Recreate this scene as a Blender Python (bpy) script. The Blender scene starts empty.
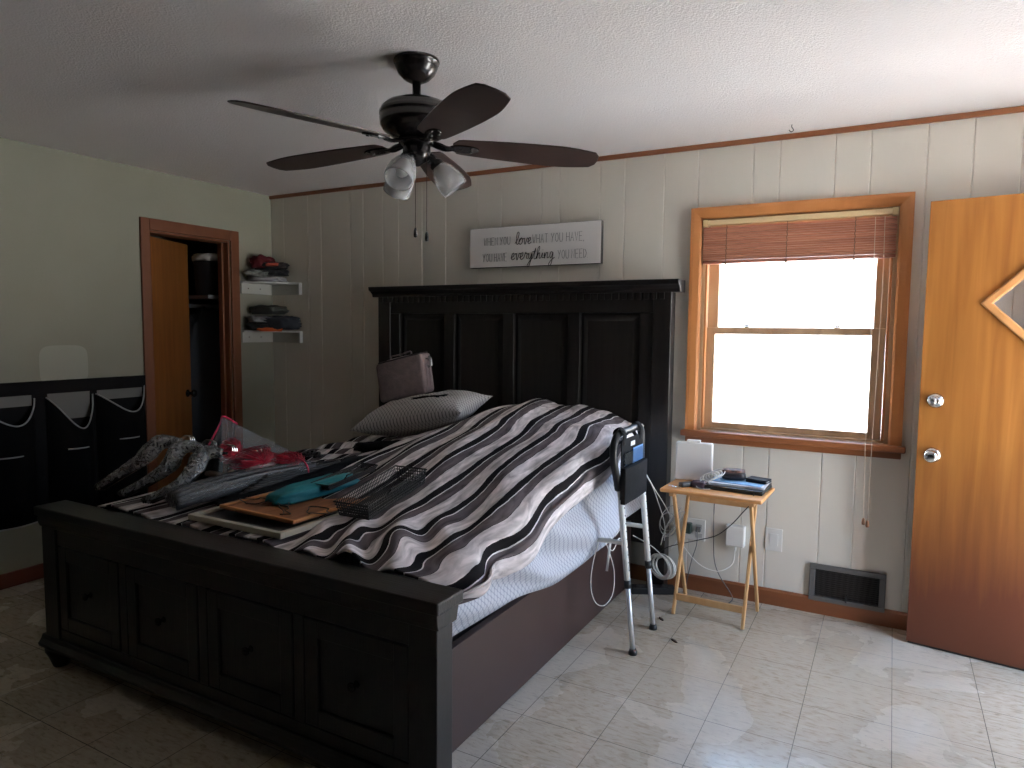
import bpy, bmesh, math, random
from mathutils import Vector, Matrix, noise
C = bpy.context.scene.collection
scene = bpy.context.scene
random.seed(7)
PI = math.pi

# ---------------------------------------------------------------- camera
cam_d = bpy.data.cameras.new('camera')
cam = bpy.data.objects.new('camera', cam_d)
C.objects.link(cam)
r_ = Vector((0.87544976, 0.48321724, 0.0094243))
u_ = Vector((-0.04666368, 0.0651005, 0.99678705))
f_ = Vector((-0.48105116, 0.87307676, -0.07954091))
m = Matrix((r_, u_, -f_)).transposed().to_4x4()
m.translation = Vector((0, -3.7997, 1.4482))
cam.matrix_world = m
cam_d.sensor_width = 36
cam_d.lens = 689.05 / 1024 * 36
cam_d.clip_start = 0.05
scene.camera = cam

# ---------------------------------------------------------------- world, sun, exposure
world = bpy.data.worlds.new('daylight')
scene.world = world
world.use_nodes = True
wt = world.node_tree
bg = wt.nodes['Background']
tc = wt.nodes.new('ShaderNodeTexCoord')
sp = wt.nodes.new('ShaderNodeSeparateXYZ')
cr = wt.nodes.new('ShaderNodeValToRGB')
wt.links.new(tc.outputs['Generated'], sp.inputs[0])
wt.links.new(sp.outputs['Z'], cr.inputs[0])
wt.links.new(cr.outputs[0], bg.inputs[0])
cr.color_ramp.elements[0].position = 0.0
cr.color_ramp.elements[0].color = (0.92, 0.93, 0.92, 1)
cr.color_ramp.elements[1].position = 0.45
cr.color_ramp.elements[1].color = (0.44, 0.66, 1.0, 1)
bg.inputs[1].default_value = 8.6
sun_d = bpy.data.lights.new('sun', 'SUN')
sun_d.energy = 84.0
sun_d.angle = 0.02
sun_d.color = (1.0, 0.95, 0.88)
sun = bpy.data.objects.new('sun', sun_d)
sun.rotation_euler = Vector((0.15, 0.45, -1.0)).to_track_quat('-Z', 'Y').to_euler()
sun.location = (0, -3, 8)
C.objects.link(sun)

def portal(name, loc, rot, sx, sy):
    d = bpy.data.lights.new(name, 'AREA')
    d.shape = 'RECTANGLE'
    d.size = sx
    d.size_y = sy
    d.cycles.is_portal = True
    o = bpy.data.objects.new(name, d)
    o.location = loc
    o.rotation_euler = rot
    C.objects.link(o)
portal('window_daylight', (-0.465, 0.14, 1.47), (-PI / 2, 0, 0), 0.9, 1.12)
portal('doorway_daylight', (1.16, -0.70, 1.03), (0, PI / 2, 0), 2.0, 0.88)
scene.view_settings.view_transform = 'Standard'
scene.view_settings.look = 'None'
scene.view_settings.exposure = 0.45
scene.view_settings.gamma = 1.0
scene.view_settings.use_curve_mapping = False
scene.cycles.max_bounces = 10
scene.cycles.diffuse_bounces = 7
scene.cycles.use_denoising = True
scene.cycles.sample_clamp_indirect = 8.0

# ---------------------------------------------------------------- materials
MC = {}
def mat(name, col=(0.5, 0.5, 0.5), rough=0.6, metal=0.0, spec=0.5, noise_amt=0.0, nscale=8.0, col2=None,
        stretch=(1, 1, 1), bump=0.0, bscale=60.0, detail=4.0, sheen=0.0, coat=0.0, trans=0.0, alpha=1.0):
    if name in MC:
        return MC[name]
    M = bpy.data.materials.new(name)
    M.use_nodes = True
    t = M.node_tree
    b = t.nodes['Principled BSDF']
    b.inputs['Base Color'].default_value = (*col, 1)
    b.inputs['Roughness'].default_value = rough
    b.inputs['Metallic'].default_value = metal
    b.inputs['Specular IOR Level'].default_value = spec
    if sheen: b.inputs['Sheen Weight'].default_value = sheen
    if coat:
        b.inputs['Coat Weight'].default_value = coat
        b.inputs['Coat Roughness'].default_value = 0.12
    if trans: b.inputs['Transmission Weight'].default_value = trans
    if alpha < 1: b.inputs['Alpha'].default_value = alpha
    tcn = t.nodes.new('ShaderNodeTexCoord')
    mp = t.nodes.new('ShaderNodeMapping')
    mp.inputs['Scale'].default_value = stretch
    t.links.new(tcn.outputs['Object'], mp.inputs[0])
    if col2 is not None:
        n = t.nodes.new('ShaderNodeTexNoise')
        n.inputs['Scale'].default_value = nscale
        n.inputs['Detail'].default_value = detail
        n.inputs['Distortion'].default_value = 0.4
        t.links.new(mp.outputs[0], n.inputs[0])
        rp = t.nodes.new('ShaderNodeValToRGB')
        rp.color_ramp.elements[0].position = 0.35
        rp.color_ramp.elements[0].color = (*col, 1)
        rp.color_ramp.elements[1].position = 0.68
        rp.color_ramp.elements[1].color = (*col2, 1)
        t.links.new(n.outputs[0], rp.inputs[0])
        t.links.new(rp.outputs[0], b.inputs['Base Color'])
    if bump:
        n2 = t.nodes.new('ShaderNodeTexNoise')
        n2.inputs['Scale'].default_value = bscale
        n2.inputs['Detail'].default_value = 3
        t.links.new(mp.outputs[0], n2.inputs[0])
        bp = t.nodes.new('ShaderNodeBump')
        bp.inputs['Strength'].default_value = bump
        bp.inputs['Distance'].default_value = 0.01
        t.links.new(n2.outputs[0], bp.inputs['Height'])
        t.links.new(bp.outputs[0], b.inputs['Normal'])
    MC[name] = M
    return M

def nd(t, typ, **kw):
    n = t.nodes.new(typ)
    for k, v in kw.items():
        if k.startswith('i_'):
            n.inputs[k[2:].replace('_', ' ')].default_value = v
        else:
            setattr(n, k, v)
    return n

PANEL = mat('panel_paint', (0.67, 0.635, 0.56), 0.33, col2=(0.70, 0.665, 0.59), nscale=3, stretch=(1, 1, 0.3), bump=0.06, bscale=40)
WALL = mat('wall_paint', (0.265, 0.262, 0.205), 0.75, col2=(0.285, 0.282, 0.225), nscale=2, bump=0.08, bscale=60)
CEIL = mat('ceiling_texture', (0.77, 0.725, 0.70), 0.9, bump=0.45, bscale=130)
TRIM = mat('stained_trim', (0.40, 0.155, 0.05), 0.38, col2=(0.50, 0.21, 0.07), nscale=7, stretch=(1, 1, 0.15), bump=0.05)
TRIMX = mat('stained_trim_long', (0.19, 0.062, 0.025), 0.38, col2=(0.28, 0.10, 0.035), nscale=7, stretch=(0.15, 1, 1), bump=0.05)
SASH = mat('sash_wood', (0.36, 0.23, 0.13), 0.45, col2=(0.50, 0.33, 0.19), nscale=11, stretch=(1, 1, 0.12))
DARKW = mat('espresso_wood', (0.0045, 0.0038, 0.0036), 0.40, col2=(0.011, 0.008, 0.007), nscale=9, stretch=(6, 1, 0.35), bump=0.10, bscale=30)
DARKX = mat('espresso_wood_long', (0.006, 0.005, 0.005), 0.36, col2=(0.013, 0.010, 0.009), nscale=9, stretch=(0.35, 5, 3), bump=0.10, bscale=30)
RAILM = mat('brown_rail', (0.042, 0.022, 0.020), 0.42, col2=(0.050, 0.027, 0.025), nscale=3)
BLACK = mat('black_plastic', (0.012, 0.012, 0.013), 0.4)
BLACKG = mat('black_gloss', (0.010, 0.010, 0.011), 0.18, coat=0.3)
FANB = mat('fan_bronze', (0.012, 0.010, 0.010), 0.25, metal=0.3, coat=0.3)
BLADE = mat('fan_blade_wood', (0.045, 0.026, 0.022), 0.34, col2=(0.028, 0.016, 0.014), nscale=8, stretch=(1, 1, 1))
WHITE = mat('white_plastic', (0.70, 0.69, 0.65), 0.4)
WHITEP = mat('white_paint', (0.62, 0.62, 0.60), 0.5)
CHROME = mat('satin_chrome', (0.62, 0.60, 0.56), 0.22, metal=1.0)
ALU = mat('aluminium_tube', (0.70, 0.71, 0.73), 0.35, metal=0.6)
BFAB = mat('black_fabric', (0.010, 0.010, 0.011), 0.9, spec=0.12, bump=0.2, bscale=200)
PIPING = mat('grey_piping', (0.34, 0.34, 0.34), 0.7)
LINING = mat('grey_lining', (0.17, 0.17, 0.16), 0.8)
TABLEW = mat('table_pine', (0.55, 0.26, 0.09), 0.36, col2=(0.62, 0.32, 0.12), nscale=6, stretch=(0.4, 3, 3))
LEGW = mat('table_leg_pine', (0.52, 0.29, 0.12), 0.42, col2=(0.58, 0.35, 0.16), nscale=8, stretch=(3, 3, 0.3))
VENTM = mat('vent_grey', (0.13, 0.125, 0.12), 0.45, metal=0.2)
BRASS = mat('cream_rail', (0.62, 0.48, 0.27), 0.4)

def mat_door():
    M = bpy.data.materials.new('varnished_birch_door'); M.use_nodes = True
    t = M.node_tree; b = t.nodes['Principled BSDF']
    tcn = nd(t, 'ShaderNodeTexCoord')
    mp = nd(t, 'ShaderNodeMapping'); mp.inputs['Scale'].default_value = (9, 9, 0.5)
    t.links.new(tcn.outputs['Object'], mp.inputs[0])
    n = nd(t, 'ShaderNodeTexNoise', i_Scale=2.2, i_Detail=6.0, i_Distortion=0.6)
    t.links.new(mp.outputs[0], n.inputs[0])
    r = nd(t, 'ShaderNodeValToRGB')
    r.color_ramp.elements[0].position = 0.3; r.color_ramp.elements[0].color = (0.27, 0.10, 0.018, 1)
    r.color_ramp.elements[1].position = 0.7; r.color_ramp.elements[1].color = (0.42, 0.172, 0.038, 1)
    t.links.new(n.outputs[0], r.inputs[0])
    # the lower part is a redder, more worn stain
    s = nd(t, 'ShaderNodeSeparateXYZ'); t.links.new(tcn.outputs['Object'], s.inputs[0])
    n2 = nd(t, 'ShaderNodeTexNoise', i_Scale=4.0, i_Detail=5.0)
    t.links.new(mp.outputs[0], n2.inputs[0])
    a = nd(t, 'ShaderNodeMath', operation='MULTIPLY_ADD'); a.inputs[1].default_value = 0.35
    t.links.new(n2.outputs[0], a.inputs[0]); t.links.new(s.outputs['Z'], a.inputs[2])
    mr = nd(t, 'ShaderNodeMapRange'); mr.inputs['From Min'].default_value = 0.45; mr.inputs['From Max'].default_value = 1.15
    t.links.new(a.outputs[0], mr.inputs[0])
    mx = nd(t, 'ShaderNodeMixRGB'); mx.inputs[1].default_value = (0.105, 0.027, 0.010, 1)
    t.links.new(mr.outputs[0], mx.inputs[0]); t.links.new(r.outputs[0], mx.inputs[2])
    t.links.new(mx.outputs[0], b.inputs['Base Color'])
    b.inputs['Roughness'].default_value = 0.42
    b.inputs['Coat Weight'].default_value = 0.12
    b.inputs['Coat Roughness'].default_value = 0.2
    return M
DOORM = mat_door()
CDOOR = mat('closet_door_wood', (0.22, 0.08, 0.02), 0.4, col2=(0.29, 0.11, 0.028), nscale=5, stretch=(4, 4, 0.3))

def mat_floor():
    M = bpy.data.materials.new('vinyl_tile'); M.use_nodes = True
    t = M.node_tree; b = t.nodes['Principled BSDF']; L = t.links
    T = 0.3048
    tcn = nd(t, 'ShaderNodeTexCoord')
    mp = nd(t, 'ShaderNodeMapping')
    mp.inputs['Location'].default_value = (0.8519 + 20 * T, 1.2905 + 20 * T, 0)
    L.new(tcn.outputs['Object'], mp.inputs[0])
    br = nd(t, 'ShaderNodeTexBrick', offset=0.0, squash=1.0)
    br.inputs['Color1'].default_value = (0, 0, 0, 1); br.inputs['Color2'].default_value = (1, 1, 1, 1)
    br.inputs['Mortar'].default_value = (0.5, 0.5, 0.5, 1)
    br.inputs['Scale'].default_value = 1.0; br.inputs['Mortar Size'].default_value = 0.0016
    br.inputs['Mortar Smooth'].default_value = 0.3
    br.inputs['Brick Width'].default_value = T; br.inputs['Row Height'].default_value = T
    L.new(mp.outputs[0], br.inputs[0])
    ck = nd(t, 'ShaderNodeTexChecker', i_Scale=1.0 / T)
    L.new(mp.outputs[0], ck.inputs[0])
    ck.inputs[1].default_value = (0, 0, 0, 1); ck.inputs[2].default_value = (1, 1, 1, 1)
    def streak(sc):
        m2 = nd(t, 'ShaderNodeMapping'); m2.inputs['Scale'].default_value = sc
        L.new(tcn.outputs['Object'], m2.inputs[0])
        n = nd(t, 'ShaderNodeTexNoise', i_Scale=20.0, i_Detail=6.0, i_Distortion=0.6)
        L.new(m2.outputs[0], n.inputs[0]); return n
    s1 = streak((1, 4, 1)); s2 = streak((1.2, 3.2, 1))
    mx = nd(t, 'ShaderNodeMixRGB'); L.new(ck.outputs[0], mx.inputs[0]); L.new(s1.outputs[0], mx.inputs[1]); L.new(s2.outputs[0], mx.inputs[2])
    rp = nd(t, 'ShaderNodeValToRGB'); e = rp.color_ramp.elements
    e[0].position = 0.28; e[0].color = (0.29, 0.245, 0.18, 1)
    e[1].position = 0.45; e[1].color = (0.44, 0.38, 0.295, 1)
    e3 = e.new(0.7); e3.color = (0.50, 0.44, 0.355, 1)
    L.new(mx.outputs[0], rp.inputs[0])
    # chalky worn areas where the wax has gone
    n3 = nd(t, 'ShaderNodeTexNoise', i_Scale=2.1, i_Detail=9.0, i_Distortion=0.5)
    L.new(tcn.outputs['Object'], n3.inputs[0])
    r3 = nd(t, 'ShaderNodeValToRGB'); r3.color_ramp.elements[0].position = 0.50; r3.color_ramp.elements[1].position = 0.60
    L.new(n3.outputs[0], r3.inputs[0])
    mx2 = nd(t, 'ShaderNodeMixRGB'); mx2.inputs[2].default_value = (0.60, 0.575, 0.53, 1)
    ml = nd(t, 'ShaderNodeMath', operation='MULTIPLY'); ml.inputs[1].default_value = 0.30
    L.new(r3.outputs[0], ml.inputs[0]); L.new(ml.outputs[0], mx2.inputs[0]); L.new(rp.outputs[0], mx2.inputs[1])
    # small dark flecks
    n4 = streak((2.0, 7.0, 1)); n4.inputs['Scale'].default_value = 38.0
    r4 = nd(t, 'ShaderNodeValToRGB'); r4.color_ramp.elements[0].position = 0.29; r4.color_ramp.elements[1].position = 0.35
    L.new(n4.outputs[0], r4.inputs[0])
    mx4 = nd(t, 'ShaderNodeMixRGB'); mx4.inputs[1].default_value = (0.16, 0.14, 0.115, 1)
    L.new(r4.outputs[0], mx4.inputs[0]); L.new(mx2.outputs[0], mx4.inputs[2])
    mx3 = nd(t, 'ShaderNodeMixRGB'); mx3.inputs[2].default_value = (0.10, 0.09, 0.075, 1)
    L.new(br.outputs['Fac'], mx3.inputs[0]); L.new(mx4.outputs[0], mx3.inputs[1])
    L.new(mx3.outputs[0], b.inputs['Base Color'])
    rr = nd(t, 'ShaderNodeMapRange'); rr.inputs['To Min'].default_value = 0.22; rr.inputs['To Max'].default_value = 0.5
    L.new(r3.outputs[0], rr.inputs[0]); L.new(rr.outputs[0], b.inputs['Roughness'])
    bp = nd(t, 'ShaderNodeBump', i_Strength=0.15, i_Distance=0.002)
    L.new(mx.outputs[0], bp.inputs['Height']); L.new(bp.outputs[0], b.inputs['Normal'])
    return M
FLOORM = mat_floor()

def mat_stripes():
    M = bpy.data.materials.new('striped_blanket'); M.use_nodes = True
    t = M.node_tree; b = t.nodes['Principled BSDF']; L = t.links
    uv = nd(t, 'ShaderNodeUVMap')
    s = nd(t, 'ShaderNodeSeparateXYZ'); L.new(uv.outputs[0], s.inputs[0])
    mp = nd(t, 'ShaderNodeMapping'); mp.inputs['Scale'].default_value = (6, 3.0, 1)
    L.new(uv.outputs[0], mp.inputs[0])
    nz = nd(t, 'ShaderNodeTexNoise', i_Scale=2.0, i_Detail=3.0)
    L.new(mp.outputs[0], nz.inputs[0])
    wob = nd(t, 'ShaderNodeMath', operation='MULTIPLY_ADD'); wob.inputs[1].default_value = 0.024
    L.new(nz.outputs[0], wob.inputs[0]); L.new(s.outputs['X'], wob.inputs[2])
    dv = nd(t, 'ShaderNodeMath', operation='DIVIDE'); dv.inputs[1].default_value = 0.150
    L.new(wob.outputs[0], dv.inputs[0])
    fr = nd(t, 'ShaderNodeMath', operation='FRACT'); L.new(dv.outputs[0], fr.inputs[0])
    rp = nd(t, 'ShaderNodeValToRGB'); rp.color_ramp.interpolation = 'CONSTANT'
    e = rp.color_ramp.elements
    light = (0.66, 0.61, 0.61, 1); white = (0.82, 0.80, 0.80, 1); dark = (0.010, 0.008, 0.009, 1); grey = (0.125, 0.105, 0.11, 1)
    e[0].position = 0; e[0].color = dark
    e[1].position = 0.055; e[1].color = light
    for p_, c_ in ((0.50, dark), (0.515, grey), (0.80, white), (0.835, dark), (0.995, dark)):
        k = e.new(p_); k.color = c_
    L.new(fr.outputs[0], rp.inputs[0])
    mp2 = nd(t, 'ShaderNodeMapping'); mp2.inputs['Scale'].default_value = (30, 7, 1)
    L.new(uv.outputs[0], mp2.inputs[0])
    n2 = nd(t, 'ShaderNodeTexNoise', i_Scale=1.3, i_Detail=6.0, i_Distortion=0.5)
    L.new(mp2.outputs[0], n2.inputs[0])
    mr = nd(t, 'ShaderNodeMapRange'); mr.inputs['From Min'].default_value = 0.3; mr.inputs['From Max'].default_value = 0.7
    mr.inputs['To Min'].default_value = 0.35; mr.inputs['To Max'].default_value = 1.5
    L.new(n2.outputs[0], mr.inputs[0])
    # mottle only the darker stripes strongly
    sat = nd(t, 'ShaderNodeMixRGB', blend_type='MULTIPLY'); sat.inputs[0].default_value = 0.75
    L.new(rp.outputs[0], sat.inputs[1]); L.new(mr.outputs[0], sat.inputs[2])
    L.new(sat.outputs[0], b.inputs['Base Color'])
    b.inputs['Roughness'].default_value = 0.95
    b.inputs['Specular IOR Level'].default_value = 0.15
    n5 = nd(t, 'ShaderNodeTexNoise', i_Scale=260.0, i_Detail=2.0); L.new(uv.outputs[0], n5.inputs[0])
    bp = nd(t, 'ShaderNodeBump', i_Strength=0.25, i_Distance=0.003)
    L.new(n5.outputs[0], bp.inputs['Height']); L.new(bp.outputs[0], b.inputs['Normal'])
    return M
STRIPES = mat_stripes()

def mat_lattice(name, base, line, sc):
    M = bpy.data.materials.new(name); M.use_nodes = True
    t = M.node_tree; b = t.nodes['Principled BSDF']; L = t.links
    uv = nd(t, 'ShaderNodeUVMap')
    mp = nd(t, 'ShaderNodeMapping'); mp.inputs['Scale'].default_value = (sc, sc, sc)
    L.new(uv.outputs[0], mp.inputs[0])
    s = nd(t, 'ShaderNodeSeparateXYZ'); L.new(mp.outputs[0], s.inputs[0])
    def m(op, a, bb=None):
        n = nd(t, 'ShaderNodeMath', operation=op)
        if isinstance(a, (int, float)): n.inputs[0].default_value = a
        else: L.new(a, n.inputs[0])
        if bb is not None:
            if isinstance(bb, (int, float)): n.inputs[1].default_value = bb
            else: L.new(bb, n.inputs[1])
        return n.outputs[0]
    a1 = m('ADD', m('SINE', s.outputs[0]), m('SINE', s.outputs[1]))
    ab = m('ABSOLUTE', a1)
    rp = nd(t, 'ShaderNodeValToRGB'); e = rp.color_ramp.elements
    e[0].position = 0.25; e[0].color = (*line, 1); e[1].position = 0.55; e[1].color = (*base, 1)
    L.new(ab, rp.inputs[0]); L.new(rp.outputs[0], b.inputs['Base Color'])
    b.inputs['Roughness'].default_value = 0.85
    return M
SHEET = mat_lattice('patterned_sheet', (0.50, 0.52, 0.58), (0.30, 0.33, 0.40), 210)
PILLOWM = mat_lattice('patterned_pillowcase', (0.50, 0.48, 0.47), (0.20, 0.195, 0.20), 260)

def mat_wrap(name, a=0.3, tint=(0.9, 0.92, 0.95), rough=0.12):
    """thin clear wrap: mostly see-through, with glossy highlights"""
    M = bpy.data.materials.new(name); M.use_nodes = True
    t = M.node_tree; L = t.links
    for n in list(t.nodes): t.nodes.remove(n)
    out = nd(t, 'ShaderNodeOutputMaterial')
    tr = nd(t, 'ShaderNodeBsdfTransparent'); tr.inputs[0].default_value = (*tint, 1)
    gl = nd(t, 'ShaderNodeBsdfPrincipled'); gl.inputs['Base Color'].default_value = (0.32, 0.33, 0.34, 1)
    gl.inputs['Roughness'].default_value = rough; gl.inputs['Specular IOR Level'].default_value = 1.0
    tcn = nd(t, 'ShaderNodeTexCoord')
    n2 = nd(t, 'ShaderNodeTexNoise', i_Scale=48.0, i_Detail=5.0, i_Distortion=1.5); L.new(tcn.outputs['Object'], n2.inputs[0])
    bp = nd(t, 'ShaderNodeBump', i_Strength=0.9, i_Distance=0.01); L.new(n2.outputs[0], bp.inputs['Height']); L.new(bp.outputs[0], gl.inputs['Normal'])
    mr = nd(t, 'ShaderNodeMapRange'); mr.inputs['From Min'].default_value = 0.40; mr.inputs['From Max'].default_value = 0.65
    mr.inputs['To Min'].default_value = a * 0.7; mr.inputs['To Max'].default_value = min(1, a * 1.5)
    L.new(n2.outputs[0], mr.inputs[0])
    mx = nd(t, 'ShaderNodeMixShader'); L.new(mr.outputs[0], mx.inputs[0]); L.new(tr.outputs[0], mx.inputs[1]); L.new(gl.outputs[0], mx.inputs[2])
    L.new(mx.outputs[0], out.inputs[0])
    return M
WRAP = mat_wrap('clear_wrap', 0.35)
WRAPH = mat_wrap('crinkled_wrap', 0.6)
WRAPZ = mat_wrap('zip_bag_plastic', 0.18)

def mat_glass(name, tint=(1, 1, 1), refl=0.06):
    M = bpy.data.materials.new(name); M.use_nodes = True
    t = M.node_tree; L = t.links
    for n in list(t.nodes): t.nodes.remove(n)
    out = nd(t, 'ShaderNodeOutputMaterial')
    tr = nd(t, 'ShaderNodeBsdfTransparent'); tr.inputs[0].default_value = (*tint, 1)
    gl = nd(t, 'ShaderNodeBsdfGlossy'); gl.inputs['Roughness'].default_value = 0.02
    mx = nd(t, 'ShaderNodeMixShader'); mx.inputs[0].default_value = refl
    L.new(tr.outputs[0], mx.inputs[1]); L.new(gl.outputs[0], mx.inputs[2]); L.new(mx.outputs[0], out.inputs[0])
    return M
GLASS = mat_glass('window_glass')
POUCHP = mat_glass('pouch_window', (0.55, 0.62, 0.7), 0.15)
FROST = mat('seeded_glass', (0.62, 0.62, 0.62), 0.25, spec=0.8, alpha=0.40, bump=0.4, bscale=60)

# ---------------------------------------------------------------- mesh helpers
def box(bm, x0, x1, y0, y1, z0, z1):
    vs = [bm.verts.new((x, y, z)) for x in (x0, x1) for y in (y0, y1) for z in (z0, z1)]
    for f in ((0, 1, 3, 2), (4, 6, 7, 5), (0, 4, 5, 1), (2, 3, 7, 6), (0, 2, 6, 4), (1, 5, 7, 3)):
        bm.faces.new([vs[i] for i in f])
    return vs
def nb(): return bmesh.new()
def bxm(*a):
    bm = nb(); box(bm, *a); return bm
def xf(bm, M, verts=None): bmesh.ops.transform(bm, matrix=M, verts=verts or bm.verts)
def smooth_pts(pts, n=8, closed=False):
    P = [Vector(p) for p in pts]
    if len(P) < 3: return P
    out = []
    N = len(P)
    rng = range(N if closed else N - 1)
    for i in rng:
        if closed: a, b, c, d = P[i - 1], P[i], P[(i + 1) % N], P[(i + 2) % N]
        else: a, b, c, d = P[max(i - 1, 0)], P[i], P[i + 1], P[min(i + 2, N - 1)]
        for k in range(n):
            t = k / n
            out.append(0.5 * ((2 * b) + (c - a) * t + (2 * a - 5 * b + 4 * c - d) * t * t + (3 * b - 3 * c + d - a) * t ** 3))
    if not closed: out.append(P[-1])
    return out
def tube(bm, pts, r, seg=8, closed=False, rf=None, flat=1.0, up=None):
    P = [Vector(p) for p in pts]
    N = len(P)
    rings = []
    prev = None
    for i, p in enumerate(P):
        if closed: t = P[(i + 1) % N] - P[i - 1]
        else: t = P[min(i + 1, N - 1)] - P[max(i - 1, 0)]
        if t.length < 1e-9: t = Vector((0, 0, 1))
        t.normalize()
        if prev is None:
            a = Vector(up) if up else (Vector((0, 0, 1)) if abs(t.z) < 0.9 else Vector((1, 0, 0)))
        else: a = prev
        a = (a - t * a.dot(t))
        if a.length < 1e-6: a = t.orthogonal()
        a.normalize(); prev = a
        b = t.cross(a)
        rr = r if rf is None else rf(i / max(1, N - 1)) * r
        rings.append([bm.verts.new(p + a * math.cos(2 * PI * k / seg) * rr * flat + b * math.sin(2 * PI * k / seg) * rr) for k in range(seg)])
    for i in range(N if closed else N - 1):
        A, B = rings[i], rings[(i + 1) % N]
        for k in range(seg):
            bm.faces.new((A[k], A[(k + 1) % seg], B[(k + 1) % seg], B[k]))
    if not closed:
        bm.faces.new(rings[0][::-1]); bm.faces.new(rings[-1])
def lathe(bm, prof, c=(0, 0, 0), seg=28, M=None):
    rings = []
    new = []
    for r, z in prof:
        ring = [bm.verts.new((c[0] + r * math.cos(2 * PI * k / seg), c[1] + r * math.sin(2 * PI * k / seg), c[2] + z)) for k in range(seg)] if r > 1e-5 else [bm.verts.new((c[0], c[1], c[2] + z))]
        rings.append(ring); new += ring
    for A, B in zip(rings, rings[1:]):
        if len(A) == 1 and len(B) == 1: continue
        for k in range(seg):
            if len(A) == 1: bm.faces.new((A[0], B[(k + 1) % seg], B[k]))
            elif len(B) == 1: bm.faces.new((A[k], A[(k + 1) % seg], B[0]))
            else: bm.faces.new((A[k], A[(k + 1) % seg], B[(k + 1) % seg], B[k]))
    if M is not None: bmesh.ops.transform(bm, matrix=M, verts=new)
def prism(bm, pts, axis, a, b):
    """pts: outline in the two other axes; axis 0/1/2 extruded from a to b"""
    def mk(p, v):
        if axis == 0: return (v, p[0], p[1])
        if axis == 1: return (p[0], v, p[1])
        return (p[0], p[1], v)
    A = [bm.verts.new(mk(p, a)) for p in pts]; B = [bm.verts.new(mk(p, b)) for p in pts]
    bm.faces.new(A); bm.faces.new(B[::-1])
    for i in range(len(pts)):
        j = (i + 1) % len(pts)
        bm.faces.new((A[i], B[i], B[j], A[j]))
def lump(bm, c, s, seed=0, amp=0.25, freq=2.0, pw=0.6, seg=28, flatb=True, M=None):
    """soft folded heap: superellipsoid with noise"""
    new = []
    rings = []
    nr = seg // 2
    for i in range(nr + 1):
        th = PI * i / nr
        ring = []
        for k in range(seg):
            ph = 2 * PI * k / seg
            def sg(v, p): return math.copysign(abs(v) ** p, v)
            d = Vector((sg(math.sin(th), pw) * sg(math.cos(ph), pw), sg(math.sin(th), pw) * sg(math.sin(ph), pw), sg(math.cos(th), pw)))
            n = noise.noise(d * freq + Vector((seed * 3.1, seed * 1.7, seed))) + 0.5 * noise.noise(d * freq * 2.7 + Vector((seed, 9, 1)))
            q = Vector((d.x * s[0], d.y * s[1], d.z * s[2])) * (1 + amp * n)
            if flatb and q.z < -s[2] * 0.8: q.z = -s[2] * 0.8
            ring.append(bm.verts.new(Vector(c) + q)); new.append(ring[-1])
            if i in (0, nr): break
        rings.append(ring)
    for A, B in zip(rings, rings[1:]):
        for k in range(seg):
            if len(A) == 1: bm.faces.new((A[0], B[k], B[(k + 1) % seg]))
            elif len(B) == 1: bm.faces.new((A[k], B[0], A[(k + 1) % seg]))
            else: bm.faces.new((A[k], B[k], B[(k + 1) % seg], A[(k + 1) % seg]))
    if M is not None: bmesh.ops.transform(bm, matrix=M, verts=new)

def wloc(o):
    v = Vector((0, 0, 0))
    while o is not None:
        v += o.location; o = o.parent
    return v
def obj(name, bm, m, parent=None, bevel=0.0, smooth=False, world=False, seg=2, label=None):
    bmesh.ops.recalc_face_normals(bm, faces=bm.faces)
    if world and parent is not None:
        bmesh.ops.translate(bm, vec=-wloc(parent), verts=bm.verts)
    me = bpy.data.meshes.new(name)
    bm.to_mesh(me); bm.free()
    if m is not None: me.materials.append(m)
    o = bpy.data.objects.new(name, me)
    C.objects.link(o)
    if parent is not None: o.parent = parent
    if smooth:
        me.polygons.foreach_set('use_smooth', [True] * len(me.polygons))
    if bevel:
        b = o.modifiers.new('bevel', 'BEVEL'); b.width = bevel; b.segments = seg; b.limit_method = 'ANGLE'; b.angle_limit = math.radians(40)
        b.harden_normals = False
    if label: o['label'] = label
    return o
def thing(name, label, cat, loc=(0, 0, 0), rotz=0.0, group=None):
    o = bpy.data.objects.new(name, None); C.objects.link(o)
    o.empty_display_size = 0.05
    o.location = loc; o.rotation_euler = (0, 0, rotz)
    o['label'] = label; o['category'] = cat
    if group: o['group'] = group
    return o
def tag(o, label, cat, group=None):
    o['label'] = label; o['category'] = cat
    if group: o['group'] = group
    return o
def center(o):
    """move a mesh thing's origin to the foot of its mesh"""
    me = o.data
    xs = [v.co for v in me.vertices]
    c = Vector(((min(v.x for v in xs) + max(v.x for v in xs)) / 2, (min(v.y for v in xs) + max(v.y for v in xs)) / 2, min(v.z for v in xs)))
    me.transform(Matrix.Translation(-c)); o.location = o.location + c
    return o
def one(name, bm, m, label, cat, group=None, **kw):
    return center(tag(obj(name, bm, m, **kw), label, cat, group))
def struct(name, bm, m, parent=None, **kw):
    o = obj(name, bm, m, parent, **kw)
    if parent is None: o['kind'] = 'structure'
    return o
def sroot(name, loc=(0, 0, 0), rotz=0.0):
    o = bpy.data.objects.new(name, None); C.objects.link(o); o.location = loc; o.rotation_euler = (0, 0, rotz); o['kind'] = 'structure'
    return o
def hole_wall(bm, axis, t0, t1, u0, u1, z0, z1, hu0, hu1, hz0, hz1):
    def b(ua, ub, za, zb):
        if ub - ua < 1e-4 or zb - za < 1e-4: return
        if axis == 1: box(bm, ua, ub, t0, t1, za, zb)
        else: box(bm, t0, t1, ua, ub, za, zb)
    b(u0, hu0, z0, z1); b(hu1, u1, z0, z1); b(hu0, hu1, z0, hz0); b(hu0, hu1, hz1, z1)

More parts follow.
